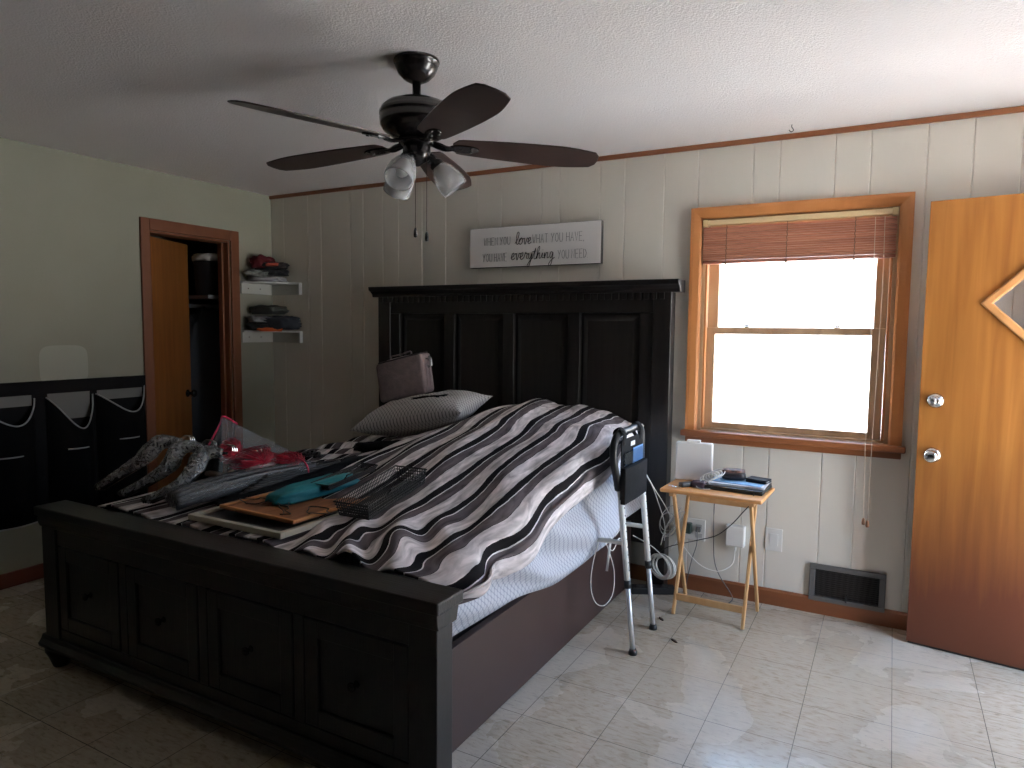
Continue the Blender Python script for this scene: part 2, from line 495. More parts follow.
# ---------------------------------------------------------------- room shell
XL, XR, YB, H = -4.215, 1.06, -5.2, 2.442
struct('floor', bxm(XL - 0.9, XR + 0.15, YB - 0.1, 0.15, -0.12, 0.0), FLOORM)
struct('ceiling', bxm(XL - 0.9, XR + 0.6, YB - 0.1, 0.6, H, H + 0.2), CEIL)

# back wall with V grooves cut in the planking
G = [-4.08, -3.83, -3.70, -3.42, -3.30, -3.124, -2.987, -2.79, -2.598, -2.352, -2.178, -1.901, -1.778, -1.522, -1.373, -1.144, -0.957, -0.675, -0.546, -0.29, -0.133, 0.101, 0.28, 0.46, 0.62, 0.85]
WX0, WX1, WZ0, WZ1 = -0.925, 0.0, 0.905, 2.045
bm = nb()
pr = [(XL - 0.2, 0.0)]
for g in G: pr += [(g - 0.0045, 0.0), (g - 0.0015, 0.004), (g + 0.0015, 0.004), (g + 0.0045, 0.0)]
pr += [(XR + 0.15, 0.0)]
def groove_strip(xa, xb, za, zb):
    seg = [(xa, 0.0)] + [p for p in pr if xa < p[0] < xb] + [(xb, 0.0)]
    prism(bm, [(p[0], p[1]) for p in seg] + [(xb, 0.14), (xa, 0.14)], 2, za, zb)
groove_strip(XL - 0.1, WX0, 0, H); groove_strip(WX1, XR + 0.15, 0, H)
groove_strip(WX0, WX1, 0, WZ0); groove_strip(WX0, WX1, WZ1, H)
struct('wall_back', bm, PANEL)

CY0, CY1, CZ = -1.005, -0.385, 2.06
bm = nb(); hole_wall(bm, 0, XL - 0.115, XL, YB, 0.14, 0, H, CY0, CY1, 0.0, CZ)
struct('wall_left', bm, WALL)
DY0, DY1, DZ = -1.17, -0.26, 2.06
bm = nb(); hole_wall(bm, 0, XR, XR + 0.14, YB, 0.14, 0, H, DY0, DY1, 0.0, DZ)
struct('wall_right', bm, mat('low_bounce_brown', (0.16, 0.10, 0.07), 0.5))  # out of view; dark brown chosen so less light bounces into the room
struct('wall_front', bxm(XL - 0.1, XR + 0.15, YB - 0.12, YB, 0, H), mat('low_bounce_dark', (0.05, 0.032, 0.022), 0.6))  # unseen wall, coloured dark to cut bounce light on the footboard
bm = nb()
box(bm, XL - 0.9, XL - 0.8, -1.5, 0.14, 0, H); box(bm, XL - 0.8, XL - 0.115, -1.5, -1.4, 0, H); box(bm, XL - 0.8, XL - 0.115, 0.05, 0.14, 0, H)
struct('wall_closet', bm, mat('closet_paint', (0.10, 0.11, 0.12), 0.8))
# trims
struct('trim_1', bxm(XL, XR, -0.018, 0.0, H - 0.026, H), TRIMX, bevel=0.004)
bm = nb(); prism(bm, [(0, 0), (-0.016, 0), (-0.016, 0.075), (-0.008, 0.085), (0, 0.085)], 0, XL, XR)
struct('baseboard_back', bm, TRIMX)
bm = nb(); box(bm, XL, XL + 0.016, YB, CY0 - 0.06, 0, 0.085); box(bm, XL, XL + 0.016, CY1 + 0.06, 0.0, 0, 0.085)
struct('baseboard_left', bm, mat('red_base', (0.14, 0.035, 0.022), 0.45), bevel=0.004)
struct('baseboard_right', bxm(XR - 0.016, XR, YB, DY0 - 0.07, 0, 0.085), TRIM, bevel=0.004)
# lighter rounded patch on the left wall
bm = nb()
pts = []
for k in range(28):
    a = 2 * PI * k / 28
    ca, sa = math.cos(a), math.sin(a)
    pts.append((-1.55 + 0.135 * math.copysign(abs(ca) ** 0.45, ca), 1.215 + 0.115 * math.copysign(abs(sa) ** 0.45, sa)))
prism(bm, pts, 0, XL, XL + 0.0008)
struct('wall_patch', bm, mat('patch_tone', (0.34, 0.34, 0.28), 0.8))

# ---------------------------------------------------------------- window
win = sroot('window_1', (-0.465, 0.0, 0.88))
def casing(bm, x0, x1, z0, z1, w, d, inner=0.0):
    """mitred picture-frame casing around an opening on the y=0 wall"""
    prof = [(0.0, 0.0), (0.0, -d * 0.55), (w * 0.18, -d * 0.8), (w * 0.7, -d), (w, -d), (w, 0.0)]
    def pt(cx, cz, sx, sz, o): return (cx + sx * o[0], o[1], cz + sz * o[0])
    cs = [(x0, z0, -1, None), (x0, z1, -1, 1), (x1, z1, 1, 1), (x1, z0, 1, None)]
    rings = []
    for cx, cz, sx, sz in cs:
        rings.append([bm.verts.new((cx + sx * o[0], o[1], cz + (sz * o[0] if sz else 0))) for o in prof])
    for A, B in zip(rings, rings[1:]):
        for k in range(len(prof)):
            j = (k + 1) % len(prof)
            bm.faces.new((A[k], A[j], B[j], B[k]))
    bm.faces.new(rings[0]); bm.faces.new(rings[-1][::-1])
bm = nb(); casing(bm, WX0, WX1, WZ0 - 0.005, WZ1, 0.06, 0.028)
obj('window_casing', bm, TRIM, win, world=True)
bm = nb(); box(bm, -1.005, 0.078, -0.055, 0.02, 0.872, 0.905)
obj('window_sill', bm, TRIMX, win, bevel=0.008, world=True, seg=3)
bm = nb(); box(bm, -0.985, 0.06, -0.022, -0.0005, 0.838, 0.872)
obj('window_apron', bm, TRIMX, win, bevel=0.005, world=True)
bm = nb()
box(bm, WX0, WX0 + 0.018, 0.0, 0.135, WZ0, WZ1); box(bm, WX1 - 0.018, WX1, 0.0, 0.135, WZ0, WZ1)
box(bm, WX0 + 0.018, WX1 - 0.018, 0.0, 0.135, WZ1 - 0.018, WZ1); box(bm, WX0 + 0.018, WX1 - 0.018, 0.02, 0.135, WZ0, WZ0 + 0.012)
obj('window_jamb', bm, SASH, win, bevel=0.002, world=True)
bm = nb(); box(bm, WX1 - 0.031, WX1 - 0.018, 0.035, 0.12, WZ0 + 0.012, WZ1 - 0.018)
obj('jamb_liner', bm, SASH, win, bevel=0.002, world=True)
bm = nb()
for x in (WX0 + 0.018, WX1 - 0.030): box(bm, x, x + 0.012, 0.002, 0.034, WZ0 + 0.012, WZ1 - 0.018)
obj('window_stop', bm, TRIM, win, bevel=0.002, world=True)
def sash(y0, y1, x0, x1, z0, z1, sw, swr, top, bot, nm):
    bm = nb()
    box(bm, x0, x0 + sw, y0, y1, z0, z1); box(bm, x1 - swr, x1, y0, y1, z0, z1)
    box(bm, x0 + sw, x1 - swr, y0, y1, z0, z0 + bot); box(bm, x0 + sw, x1 - swr, y0, y1, z1 - top, z1)
    s = obj('sash', bm, SASH, win, bevel=0.003, world=True, label=nm)
    obj('pane', bxm(x0 + sw - 0.004, x1 - swr + 0.004, (y0 + y1) / 2 - 0.002, (y0 + y1) / 2 + 0.002, z0 + bot - 0.004, z1 - top + 0.004), GLASS, s, world=True)
    return s
sash(0.075, 0.105, WX0 + 0.022, WX1 - 0.0315, 1.435, WZ1 - 0.019, 0.056, 0.056, 0.045, 0.032, 'upper wooden window sash')
lower = sash(0.038, 0.068, WX0 + 0.022, WX1 - 0.0315, WZ0 + 0.013, 1.468, 0.050, 0.062, 0.036, 0.030, 'lower wooden window sash')
for x in (-0.69, -0.25):
    bm = nb()
    lathe(bm, [(0, 0), (0.016, 0), (0.016, 0.004), (0.008, 0.009), (0, 0.009)], (x, 0.055, 1.468), 14)
    box(bm, x - 0.028, x + 0.028, 0.048, 0.058, 1.477, 1.483)
    obj('sash_lock', bm, CHROME, lower, world=True, bevel=0.001)

# ---------------------------------------------------------------- bamboo blind, gathered up
bl = thing('window_blind', 'reddish brown slatted wooden blind gathered up at the top of the window', 'blind', (-0.465, 0.008, 1.80))
bm = nb(); box(bm, -0.900, -0.025, -0.026, 0.006, 2.008, 2.036)
obj('headrail', bm, BRASS, bl, bevel=0.003, world=True)
for x in (-0.915, -0.025):
    obj('headrail_end_cap', bxm(x - 0.004, x + 0.022, -0.030, 0.008, 2.002, 2.041), mat('cap_cream', (0.56, 0.43, 0.22), 0.4), bl, bevel=0.003, world=True)
SL = mat('blind_slat', (0.34, 0.13, 0.08), 0.45, col2=(0.48, 0.21, 0.13), nscale=9, stretch=(0.3, 2, 5))
nsl = 15
for i in range(nsl):
    z = 1.826 + i * (2.000 - 1.826) / nsl
    bm = nb()
    dx = random.uniform(-0.002, 0.002); dy = random.uniform(-0.0025, 0.0025)
    vs = box(bm, -0.918 + dx, -0.008 + dx, -0.020 + dy * 1.5, 0.030 + dy, z, z + 0.0100)
    obj('slat', bm, SL, bl, bevel=0.001, world=True)
obj('bottom_rail', bxm(-0.918, -0.008, -0.022, 0.032, 1.806, 1.822), mat('blind_rail', (0.30, 0.11, 0.07), 0.4), bl, bevel=0.003, world=True)
for x in (-0.795, -0.495, -0.185):
    bm = nb(); 
    tube(bm, [(x, -0.0245, 2.005)] + [(x + 0.002 * math.sin(k * 2.1), -0.0245 - 0.0015 * (k % 2), 2.0 - k * 0.009) for k in range(22)], 0.0022, 6)
    lathe(bm, [(0, 0), (0.006, 0.002), (0.006, 0.01), (0.003, 0.016), (0, 0.016)], (x, -0.026, 1.796), 10)
    obj('ladder_cord', bm, mat('cord_brown', (0.16, 0.09, 0.06), 0.7), bl, world=True)
for k, (x, zb) in enumerate(((-0.100, 0.535), (-0.060, 0.525))):
    bm = nb(); tube(bm, smooth_pts([(x, -0.03, 2.0), (x + 0.004, -0.045, 1.6), (x + 0.006 - k * 0.012, -0.062, 0.9), (-0.086 + k * 0.018, -0.05, zb)], 6), 0.0016, 6)
    c = obj('pull_cord', bm, mat('cord_tan', (0.50, 0.42, 0.33), 0.7), bl, world=True)
    bm = nb(); lathe(bm, [(0, 0), (0.007, 0), (0.009, 0.01), (0.006, 0.028), (0.003, 0.034), (0, 0.034)], (-0.086 + k * 0.018, -0.05, zb - 0.03), 12)
    obj('tassel', bm, mat('tassel_wood', (0.22, 0.10, 0.05), 0.5), c, smooth=True, world=True)

# ---------------------------------------------------------------- entrance door, standing open against the back wall
hx, hy = 1.035, -0.262
ang = math.atan2(-0.125 - hy, 0.125 - hx)
door = sroot('door_1', (hx, hy, 0.012), ang)
W = 0.92
# the leaf runs along +x (local) away from the hinge; its room side faces local +y
def leaf():
    bm = nb(); cx, cz, hd, th = 0.455, 1.565, 0.225, 0.042
    outer = [(0, 0), (W, 0), (W, 2.02), (0, 2.02)]
    ring = [(cx, cz - hd), (cx + hd, cz), (cx, cz + hd), (cx - hd, cz)]
    for y in (0.0, th):
        O = [bm.verts.new((p[0], y, p[1])) for p in outer]; R = [bm.verts.new((p[0], y, p[1])) for p in ring]
        bm.faces.new((O[0], O[1], R[1], R[0])); bm.faces.new((O[1], O[2], R[2], R[1]))
        bm.faces.new((O[2], O[3], R[3], R[2])); bm.faces.new((O[3], O[0], R[0], R[3]))
        if y == 0: O0, R0 = O, R
        else:
            for k in range(4):
                j = (k + 1) % 4
                bm.faces.new((O0[k], O0[j], O[j], O[k])); bm.faces.new((R0[k], R[k], R[j], R0[j]))
    return bm
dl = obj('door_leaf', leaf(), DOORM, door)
def diamond(r0, r1, y0, y1):
    bm = nb(); cx, cz = 0.455, 1.565
    rr = []
    for r, y in ((r0, y0), (r0, y1), (r1, y1), (r1, y0)):
        rr.append([bm.verts.new(p) for p in ((cx, y, cz - r), (cx + r, y, cz), (cx, y, cz + r), (cx - r, y, cz))])
    for a in range(4):
        for k in range(4):
            A, B = rr[a], rr[(a + 1) % 4]
            bm.faces.new((A[k], A[(k + 1) % 4], B[(k + 1) % 4], B[k]))
    return bm
LTRIM = mat('light_moulding', (0.52, 0.24, 0.085), 0.36, col2=(0.60, 0.30, 0.12), nscale=10)
obj('window_moulding', diamond(0.212, 0.258, 0.034, 0.056), LTRIM, door, bevel=0.006, label='diamond moulding around the door glass')
bm = nb(); prism(bm, [(0.455, 1.565 - 0.222), (0.455 + 0.222, 1.565), (0.455, 1.565 + 0.222), (0.455 - 0.222, 1.565)], 1, 0.018, 0.023)
obj('door_glass', bm, GLASS, door)
obj('weatherstrip', bxm(0.01, W - 0.005, 0.006, 0.036, -0.010, 0.0), BLACK, door)
for zk, nm in ((1.133, 'deadbolt'), (0.886, 'door_knob')):
    bm = nb()
    Mx = Matrix.Translation((W - 0.062, 0.042, zk)) @ Matrix.Rotation(-PI / 2, 4, 'X')
    lathe(bm, [(0, 0), (0.033, 0), (0.034, 0.005), (0.026, 0.012), (0.013, 0.016)], seg=28, M=Mx)
    if nm == 'door_knob':
        lathe(bm, [(0.013, 0.014), (0.012, 0.03), (0.022, 0.036), (0.028, 0.048), (0.028, 0.058), (0.022, 0.068), (0.008, 0.071), (0, 0.071)], seg=28, M=Mx)
    else:
        lathe(bm, [(0.02, 0.012), (0.022, 0.024), (0.020, 0.028), (0, 0.028)], seg=28, M=Mx)
        vs = box(bm, W - 0.068, W - 0.056, 0.065, 0.09, zk - 0.017, zk + 0.017)
    obj(nm, bm, CHROME, door, smooth=True)
bm = nb(); box(bm, W, W + 0.001, 0.010, 0.032, 1.08, 1.19); box(bm, W, W + 0.001, 0.010, 0.032, 0.83, 0.94)
obj('latch_plate', bm, CHROME, door)
for z in (0.2, 1.0, 1.8):
    bm = nb(); tube(bm, [(-0.008, 0.03, z - 0.045), (-0.008, 0.03, z + 0.045)], 0.007, 10)
    obj('hinge', bm, CHROME, door)
# door frame of the open doorway in the right wall
fr = sroot('trim_3', (XR, -0.72, 0))
bm = nb()
box(bm, XR - 0.02, XR, DY0 - 0.06, DY0, 0, DZ + 0.06); box(bm, XR - 0.02, XR, DY1, DY1 + 0.06, 0, DZ + 0.06); box(bm, XR - 0.02, XR, DY0, DY1, DZ, DZ + 0.06)
obj('door_casing', bm, TRIM, fr, bevel=0.004, world=True)
bm = nb(); box(bm, XR, XR + 0.14, DY0, DY0 + 0.018, 0, DZ); box(bm, XR, XR + 0.14, DY1 - 0.018, DY1, 0, DZ); box(bm, XR, XR + 0.14, DY0 + 0.018, DY1 - 0.018, DZ - 0.018, DZ)
obj('door_jamb', bm, TRIM, fr, bevel=0.002, world=True)

# ---------------------------------------------------------------- closet doorway
cf = sroot('trim_4', (XL, -0.695, 0))
bm = nb()
CT = mat('closet_casing', (0.14, 0.040, 0.012), 0.5, col2=(0.18, 0.058, 0.018), nscale=6, stretch=(1, 1, 0.2))
box(bm, XL, XL + 0.018, CY0 - 0.062, CY0, 0, CZ + 0.075); box(bm, XL, XL + 0.018, CY1, CY1 + 0.07, 0, CZ + 0.075); box(bm, XL, XL + 0.018, CY0, CY1, CZ, CZ + 0.075)
obj('door_casing', bm, CT, cf, bevel=0.005, world=True)
bm = nb(); box(bm, XL - 0.115, XL, CY0, CY0 + 0.014, 0, CZ); box(bm, XL - 0.115, XL, CY1 - 0.014, CY1, 0, CZ); box(bm, XL - 0.115, XL, CY0 + 0.014, CY1 - 0.014, CZ - 0.014, CZ)
box(bm, XL - 0.065, XL - 0.05, CY1 - 0.03, CY1 - 0.014, 0, CZ - 0.014)
obj('door_jamb', bm, CT, cf, bevel=0.002, world=True)
cd = sroot('door_2', (XL - 0.118, CY0 + 0.018, 0.01), math.radians(90 + 26))
obj('door_leaf', bxm(0, 0.60, 0, 0.034, 0, 2.035), CDOOR, cd, bevel=0.002)
bm = nb()
lathe(bm, [(0, 0), (0.028, 0), (0.028, 0.004), (0.011, 0.01), (0.011, 0.03), (0.024, 0.038), (0.028, 0.05), (0.022, 0.062), (0, 0.066)], seg=24, M=Matrix.Translation((0.545, 0.0, 0.94)) @ Matrix.Rotation(PI / 2, 4, 'X'))
obj('door_knob', bm, BLACKG, cd, smooth=True)
sh = thing('closet_shelf', 'grey closet shelf with hanging rod behind the half open door', 'shelf', (XL - 0.55, -0.6, 1.66))
obj('board', bxm(XL - 0.79, XL - 0.16, -0.45, 0.045, 1.650, 1.675), mat('shelf_grey', (0.10, 0.105, 0.11), 0.7), sh, world=True)
bm = nb(); tube(bm, [(XL - 0.42, -0.45, 1.60), (XL - 0.42, 0.045, 1.60)], 0.016, 12)
obj('hanging_rod', bm, mat('rod_dark', (0.12, 0.12, 0.13), 0.5), sh, smooth=True, world=True)
bk = thing('storage_bin', 'black storage bin on the closet shelf', 'bin', (XL - 0.28, -0.345, 1.6760))
bm = nb(); lathe(bm, [(0, 0), (0.094, 0), (0.105, 0.23), (0.110, 0.235), (0.110, 0.25), (0.10, 0.25), (0.09, 0.01), (0, 0.01)], seg=32)
obj('bin_body', bm, mat('bin_black', (0.006, 0.006, 0.008), 0.6), bk, smooth=True)
bm = nb(); lump(bm, (XL - 0.28, -0.345, 1.952), (0.105, 0.105, 0.034), 3, 0.25)
one('folded_cloth', bm, WHITEP, 'white folded cloth lying on top of the black bin in the closet', 'cloth', smooth=True)

bm = nb(); lump(bm, (0, 0, 0), (0.10, 0.26, 0.62), 77, 0.10, 2.5, 0.6, 40, True, Matrix.Translation((XL - 0.45, -0.20, 0.96)))
one('closet_dark_fill', bm, mat('dark_fill_navy', (0.040, 0.048, 0.058), 0.9), 'long dark navy shape added for the dark bluish closet interior', 'clothing', smooth=True)  # coat-like shape added to make the closet interior dark and bluish

# ---------------------------------------------------------------- corner shelves and clothes
def corner_shelf(z, label):
    t = thing('corner_shelf', label, 'shelf', (XL, 0, z - 0.08), group='white corner shelves beside the closet')
    bm = nb(); prism(bm, [(XL, 0), (XL, -0.30), (XL + 0.03, -0.30), (-3.90, -0.03), (-3.90, 0)], 2, z - 0.008, z + 0.004)
    obj('board', bm, WHITEP, t, bevel=0.002, world=True)
    obj('cleat', bxm(XL, XL + 0.014, -0.30, -0.014, z - 0.085, z - 0.008), mat('cleat_paint', (0.50, 0.50, 0.46), 0.6), t, bevel=0.002, world=True)
    obj('cleat', bxm(XL, -3.905, -0.014, 0, z - 0.085, z - 0.008), mat('cleat_paint', (0.50, 0.50, 0.46), 0.6), t, bevel=0.002, world=True)
    obj('end_strip', bxm(-3.912, -3.900, -0.03, 0, z - 0.085, z - 0.008), WHITEP, t, world=True)
    for p in (('y', -0.24), ('y', -0.13), ('x', -4.05)):
        bm = nb()
        if p[0] == 'y': lathe(bm, [(0, 0), (0.005, 0), (0.004, 0.002), (0, 0.002)], seg=10, M=Matrix.Translation((XL + 0.014, p[1], z - 0.045)) @ Matrix.Rotation(PI / 2, 4, 'Y'))
        else: lathe(bm, [(0, 0), (0.005, 0), (0.004, 0.002), (0, 0.002)], seg=10, M=Matrix.Translation((p[1], -0.014, z - 0.045)) @ Matrix.Rotation(PI / 2, 4, 'X'))
        obj('screw', bm, CHROME, t, world=True)
corner_shelf(1.775, 'upper white corner shelf with the dark red clothing pile')
corner_shelf(1.415, 'lower white corner shelf with the navy clothing pile')
def cloth(name, c, s, col, label, cat, seed, amp=0.3, pw=0.6, freq=2.2, rz=0.6, grp=None, col2=None):
    bm = nb(); lump(bm, (0, 0, 0), s, seed, amp, freq, pw, 36, True, Matrix.Translation(c) @ Matrix.Rotation(rz, 4, 'Z'))
    return one(name, bm, mat('cloth_%d' % seed, col, 0.9, col2=col2, nscale=18, bump=0.3, bscale=40), label, cat, grp, smooth=True)
g1 = 'clothes piled on the upper corner shelf'
cloth('folded_shirt', (-4.10, -0.15, 1.797), (0.125, 0.11, 0.022), (0.42, 0.42, 0.43), 'light grey folded shirt at the bottom of the upper shelf pile', 'clothing', 11, grp=g1)
cloth('folded_shirt', (-4.135, -0.20, 1.832), (0.075, 0.13, 0.030), (0.05, 0.055, 0.05), 'dark striped cloth hanging over the left end of the upper shelf', 'clothing', 12, 0.4, grp=g1, col2=(0.22, 0.22, 0.2))
cloth('folded_shirt', (-4.085, -0.12, 1.853), (0.11, 0.09, 0.026), (0.012, 0.012, 0.014), 'black folded shirt in the middle of the upper shelf pile', 'clothing', 13, grp=g1)
cloth('folded_shirt', (-4.135, -0.16, 1.920), (0.075, 0.09, 0.050), (0.13, 0.012, 0.016), 'dark red folded shirt on top of the upper shelf pile', 'clothing', 14, grp=g1)
cloth('folded_shirt', (-4.055, -0.12, 1.898), (0.085, 0.08, 0.026), (0.015, 0.015, 0.016), 'black shirt with a red edge at the right of the upper shelf pile', 'clothing', 15, grp=g1, col2=(0.03, 0.02, 0.02))
cloth('red_cloth', (-4.02, -0.17, 1.902), (0.045, 0.035, 0.014), (0.42, 0.07, 0.04), 'small bright red cloth on the right of the upper shelf pile', 'clothing', 16, grp=g1)
g2 = 'clothes piled on the lower corner shelf'
cloth('folded_shirt', (-4.12, -0.18, 1.447), (0.09, 0.11, 0.032), (0.012, 0.012, 0.014), 'black folded shirt at the left of the lower shelf', 'clothing', 21, grp=g2)
cloth('folded_shirt', (-4.11, -0.19, 1.500), (0.10, 0.10, 0.024), (0.42, 0.42, 0.44), 'white and grey folded shirt above the black one on the lower shelf', 'clothing', 22, 0.45, grp=g2, col2=(0.12, 0.12, 0.13))
cloth('folded_jeans', (-3.99, -0.13, 1.472), (0.15, 0.10, 0.055), (0.030, 0.034, 0.045), 'navy folded trousers drooping off the right of the lower shelf', 'clothing', 23, 0.25, grp=g2, rz=0.1)
cloth('folded_shirt', (-4.09, -0.15, 1.570), (0.125, 0.10, 0.036), (0.035, 0.038, 0.033), 'dark olive folded shirt on top of the lower shelf pile', 'clothing', 24, 0.2, grp=g2, rz=0.2)
cloth('orange_cloth', (-4.00, -0.215, 1.427), (0.085, 0.032, 0.016), (0.62, 0.12, 0.03), 'bright orange cloth hanging over the lower shelf edge', 'clothing', 25, 0.35, grp=g2, rz=0.5)

# ---------------------------------------------------------------- hanging laundry organiser on the left wall
og = thing('laundry_organizer', 'black fabric wall organizer with grey piped pockets hanging on the left wall', 'organizer', (XL + 0.01, -1.75, 0.28))
obj('top_band', bxm(XL + 0.002, XL + 0.016, -2.75, -1.062, 1.055, 1.13), BFAB, og, bevel=0.003, world=True)
obj('back_panel', bxm(XL + 0.001, XL + 0.006, -2.74, -1.07, 0.34, 1.056), BFAB, og, world=True)
def pocket(y0, y1, sagL, sagR, sag, slot, seed):
    bm = nb(); NU, NV = 26, 22; zb = 0.335
    grid = []
    rim = []
    for i in range(NU + 1):
        u = i / NU; y = y0 + (y1 - y0) * u
        zt = 1.035 + sagL * (1 - u) + sagR * u - sag * (math.sin(PI * u ** 1.5) ** 0.7)
        col = []
        for j in range(NV + 1):
            v = j / NV; z = zt + (zb - zt) * v
            bul = 0.095 * (math.sin(PI * u) ** 0.7) * (0.85 + 0.35 * math.sin(PI * v)) * (1 - 0.5 * max(0, v - 0.85) / 0.15)
            bul += 0.010 * noise.noise(Vector((y * 9, z * 3, seed)))
            col.append(bm.verts.new((XL + 0.010 + max(bul, 0), y, z)))
        rim.append(col[0].co.copy()); grid.append(col)
    for i in range(NU):
        for j in range(NV): bm.faces.new((grid[i][j], grid[i + 1][j], grid[i + 1][j + 1], grid[i][j + 1]))
    bot = [grid[i][NV].co.copy() for i in range(NU + 1)]
    r = bmesh.ops.solidify(bm, geom=bm.faces[:], thickness=0.003)
    po = obj('pocket', bm, BFAB, og, smooth=True, world=True)
    bm = nb(); tube(bm, [p + Vector((0.003, 0, 0)) for p in rim], 0.0045, 6); obj('pocket_piping', bm, PIPING, po, world=True)
    bm = nb(); tube(bm, [p + Vector((0.003, 0, 0)) for p in bot], 0.0045, 6); obj('pocket_piping', bm, PIPING, po, world=True)
    obj('pocket_lining', bxm(XL + 0.006, XL + 0.0075, y0 + 0.012, y1 - 0.012, (0.90 if sag > 0.18 else 0.995), 1.054), LINING, po, world=True)
    if slot:
        ya, yb, zs = slot
        pp = []
        for k in range(9):
            y = ya + (yb - ya) * k / 8; u = (y - y0) / (y1 - y0); 
            pp.append((XL + 0.012 + 0.095 * (math.sin(PI * u) ** 0.7) * 1.06 + 0.006, y, zs))
        bm = nb(); tube(bm, pp, 0.004, 6); obj('slot_piping', bm, PIPING, po, world=True)
pocket(-2.70, -2.40, 0, 0, 0.10, None, 1)
pocket(-2.38, -2.06, 0, 0, 0.10, None, 2)
pocket(-2.04, -1.725, -0.02, 0.0, 0.13, (-2.0, -1.84, 0.735), 3)
pocket(-1.665, -1.405, 0.0, 0.0, 0.19, (-1.60, -1.49, 0.735), 4)
pocket(-1.385, -1.075, 0.0, 0.03, 0.14, (-1.30, -1.18, 0.755), 5)

# ---------------------------------------------------------------- sign over the headboard
sg = thing('wall_sign', 'white rectangular wall sign with black lettering above the headboard', 'sign', (-1.955, -0.018, 1.83))
obj('sign_board', bxm(-2.388, -1.497, -0.034, -0.001, 1.831, 2.079), mat('sign_edge', (0.03, 0.028, 0.028), 0.6), sg, bevel=0.002, world=True)
obj('sign_face', bxm(-2.386, -1.499, -0.0365, -0.034, 1.833, 2.077), mat('sign_white', (0.80, 0.78, 0.76), 0.6), sg, world=True)
LT = {
 'W': [[(0, 1), (.25, 0), (.5, .75), (.75, 0), (1, 1)]], 'H': [[(0, 0), (0, 1)], [(1, 0), (1, 1)], [(0, .5), (1, .5)]],
 'E': [[(1, 1), (0, 1), (0, 0), (1, 0)], [(0, .52), (.8, .52)]], 'N': [[(0, 0), (0, 1), (1, 0), (1, 1)]],
 'Y': [[(0, 1), (.5, .48)], [(1, 1), (.5, .48), (.3, 0)]], 'O': [[(.5, 1), (.1, .8), (0, .5), (.1, .2), (.5, 0), (.9, .2), (1, .5), (.9, .8), (.5, 1)]],
 'U': [[(0, 1), (0, .25), (.3, 0), (.7, 0), (1, .25), (1, 1)]], 'A': [[(0, 0), (.5, 1), (1, 0)], [(.2, .4), (.8, .4)]],
 'T': [[(0, 1), (1, 1)], [(.5, 1), (.5, 0)]], 'V': [[(0, 1), (.5, 0), (1, 1)]], 'D': [[(0, 0), (0, 1), (.6, .9), (1, .5), (.6, .08), (0, 0)]],
 '.': [[(0, 0), (.12, .03)]], ',': [[(.1, .05), (0, -.12)]]}
def strokes(bm, text, x, z, w, h, gap, r):
    for ch in text:
        if ch == ' ': x += w * 0.75; continue
        ww = w * (0.5 if ch in '.,' else 1)
        for s in LT[ch]:
            tube(bm, [(x + p[0] * ww, -0.0368, z + p[1] * h) for p in s], r, 5)
        x += ww + gap
    return x
INK1 = mat('sign_grey_ink', (0.16, 0.155, 0.155), 0.7)
INK2 = mat('sign_black_ink', (0.02, 0.02, 0.02), 0.7)
def word(text, x, z, w, h, gap):
    bm = nb(); strokes(bm, text, x, z, w, h, gap, 0.0014)
    obj('word', bm, INK1, sg, world=True, label='thin grey capitals reading ' + text)
for w_ in (('WHEN', -2.283, 1.968, .0185, .048, .0080), ('YOU', -2.168, 1.968, .0185, .048, .0080), ('WHAT', -1.940, 1.968, .0190, .052, .0085), ('YOU', -1.816, 1.968, .0195, .052, .0085), ('HAVE,', -1.716, 1.968, .0190, .052, .0085),
           ('YOU', -2.292, 1.868, .0175, .049, .0070), ('HAVE', -2.208, 1.868, .0170, .049, .0070), ('YOU', -1.770, 1.868, .0185, .051, .0075), ('NEED.', -1.681, 1.868, .0180, .051, .0075)):
    word(*w_)
CUR = {
 'l': (0.55, [(0, .15), (.35, .7), (.5, 1.5), (.3, 1.75), (.15, 1.3), (.2, .4), (.35, 0), (.6, .15)]),
 'o': (0.75, [(.1, .3), (.35, .85), (.1, .6), (.1, .15), (.4, 0), (.65, .4), (.5, .85), (.35, .85), (.8, .7)]),
 'v': (0.7, [(0, .7), (.15, .8), (.3, .05), (.4, .05), (.6, .8), (.8, .7)]),
 'e': (0.62, [(0, .25), (.4, .5), (.4, .85), (.2, .8), (.1, .3), (.3, 0), (.65, .25)]),
 'r': (0.58, [(0, .2), (.2, .9), (.25, .75), (.45, .75), (.4, .2), (.6, .1)]),
 'y': (0.72, [(0, .6), (.1, .75), (.15, .2), (.35, .1), (.55, .75), (.5, 0), (.3, -.9), (.05, -.8), (.3, -.3), (.75, .2)]),
 't': (0.5, [(0, .2), (.3, 1.4), (.2, .2), (.35, 0), (.55, .2)]),
 'h': (0.72, [(0, .2), (.35, 1.2), (.3, 1.6), (.12, 1.2), (.1, 0), (.2, .5), (.45, .75), (.45, .1), (.75, .15)]),
 'i': (0.38, [(0, .2), (.15, .75), (.15, .15), (.4, .15)]),
 'n': (0.75, [(0, .3), (.1, .75), (.1, 0), (.25, .6), (.45, .75), (.5, .1), (.75, .2)]),
 'g': (0.75, [(.5, .7), (.2, .8), (.1, .3), (.3, .05), (.5, .7), (.45, -.5), (.25, -.9), (.05, -.7), (.4, -.2), (.8, .1)])}
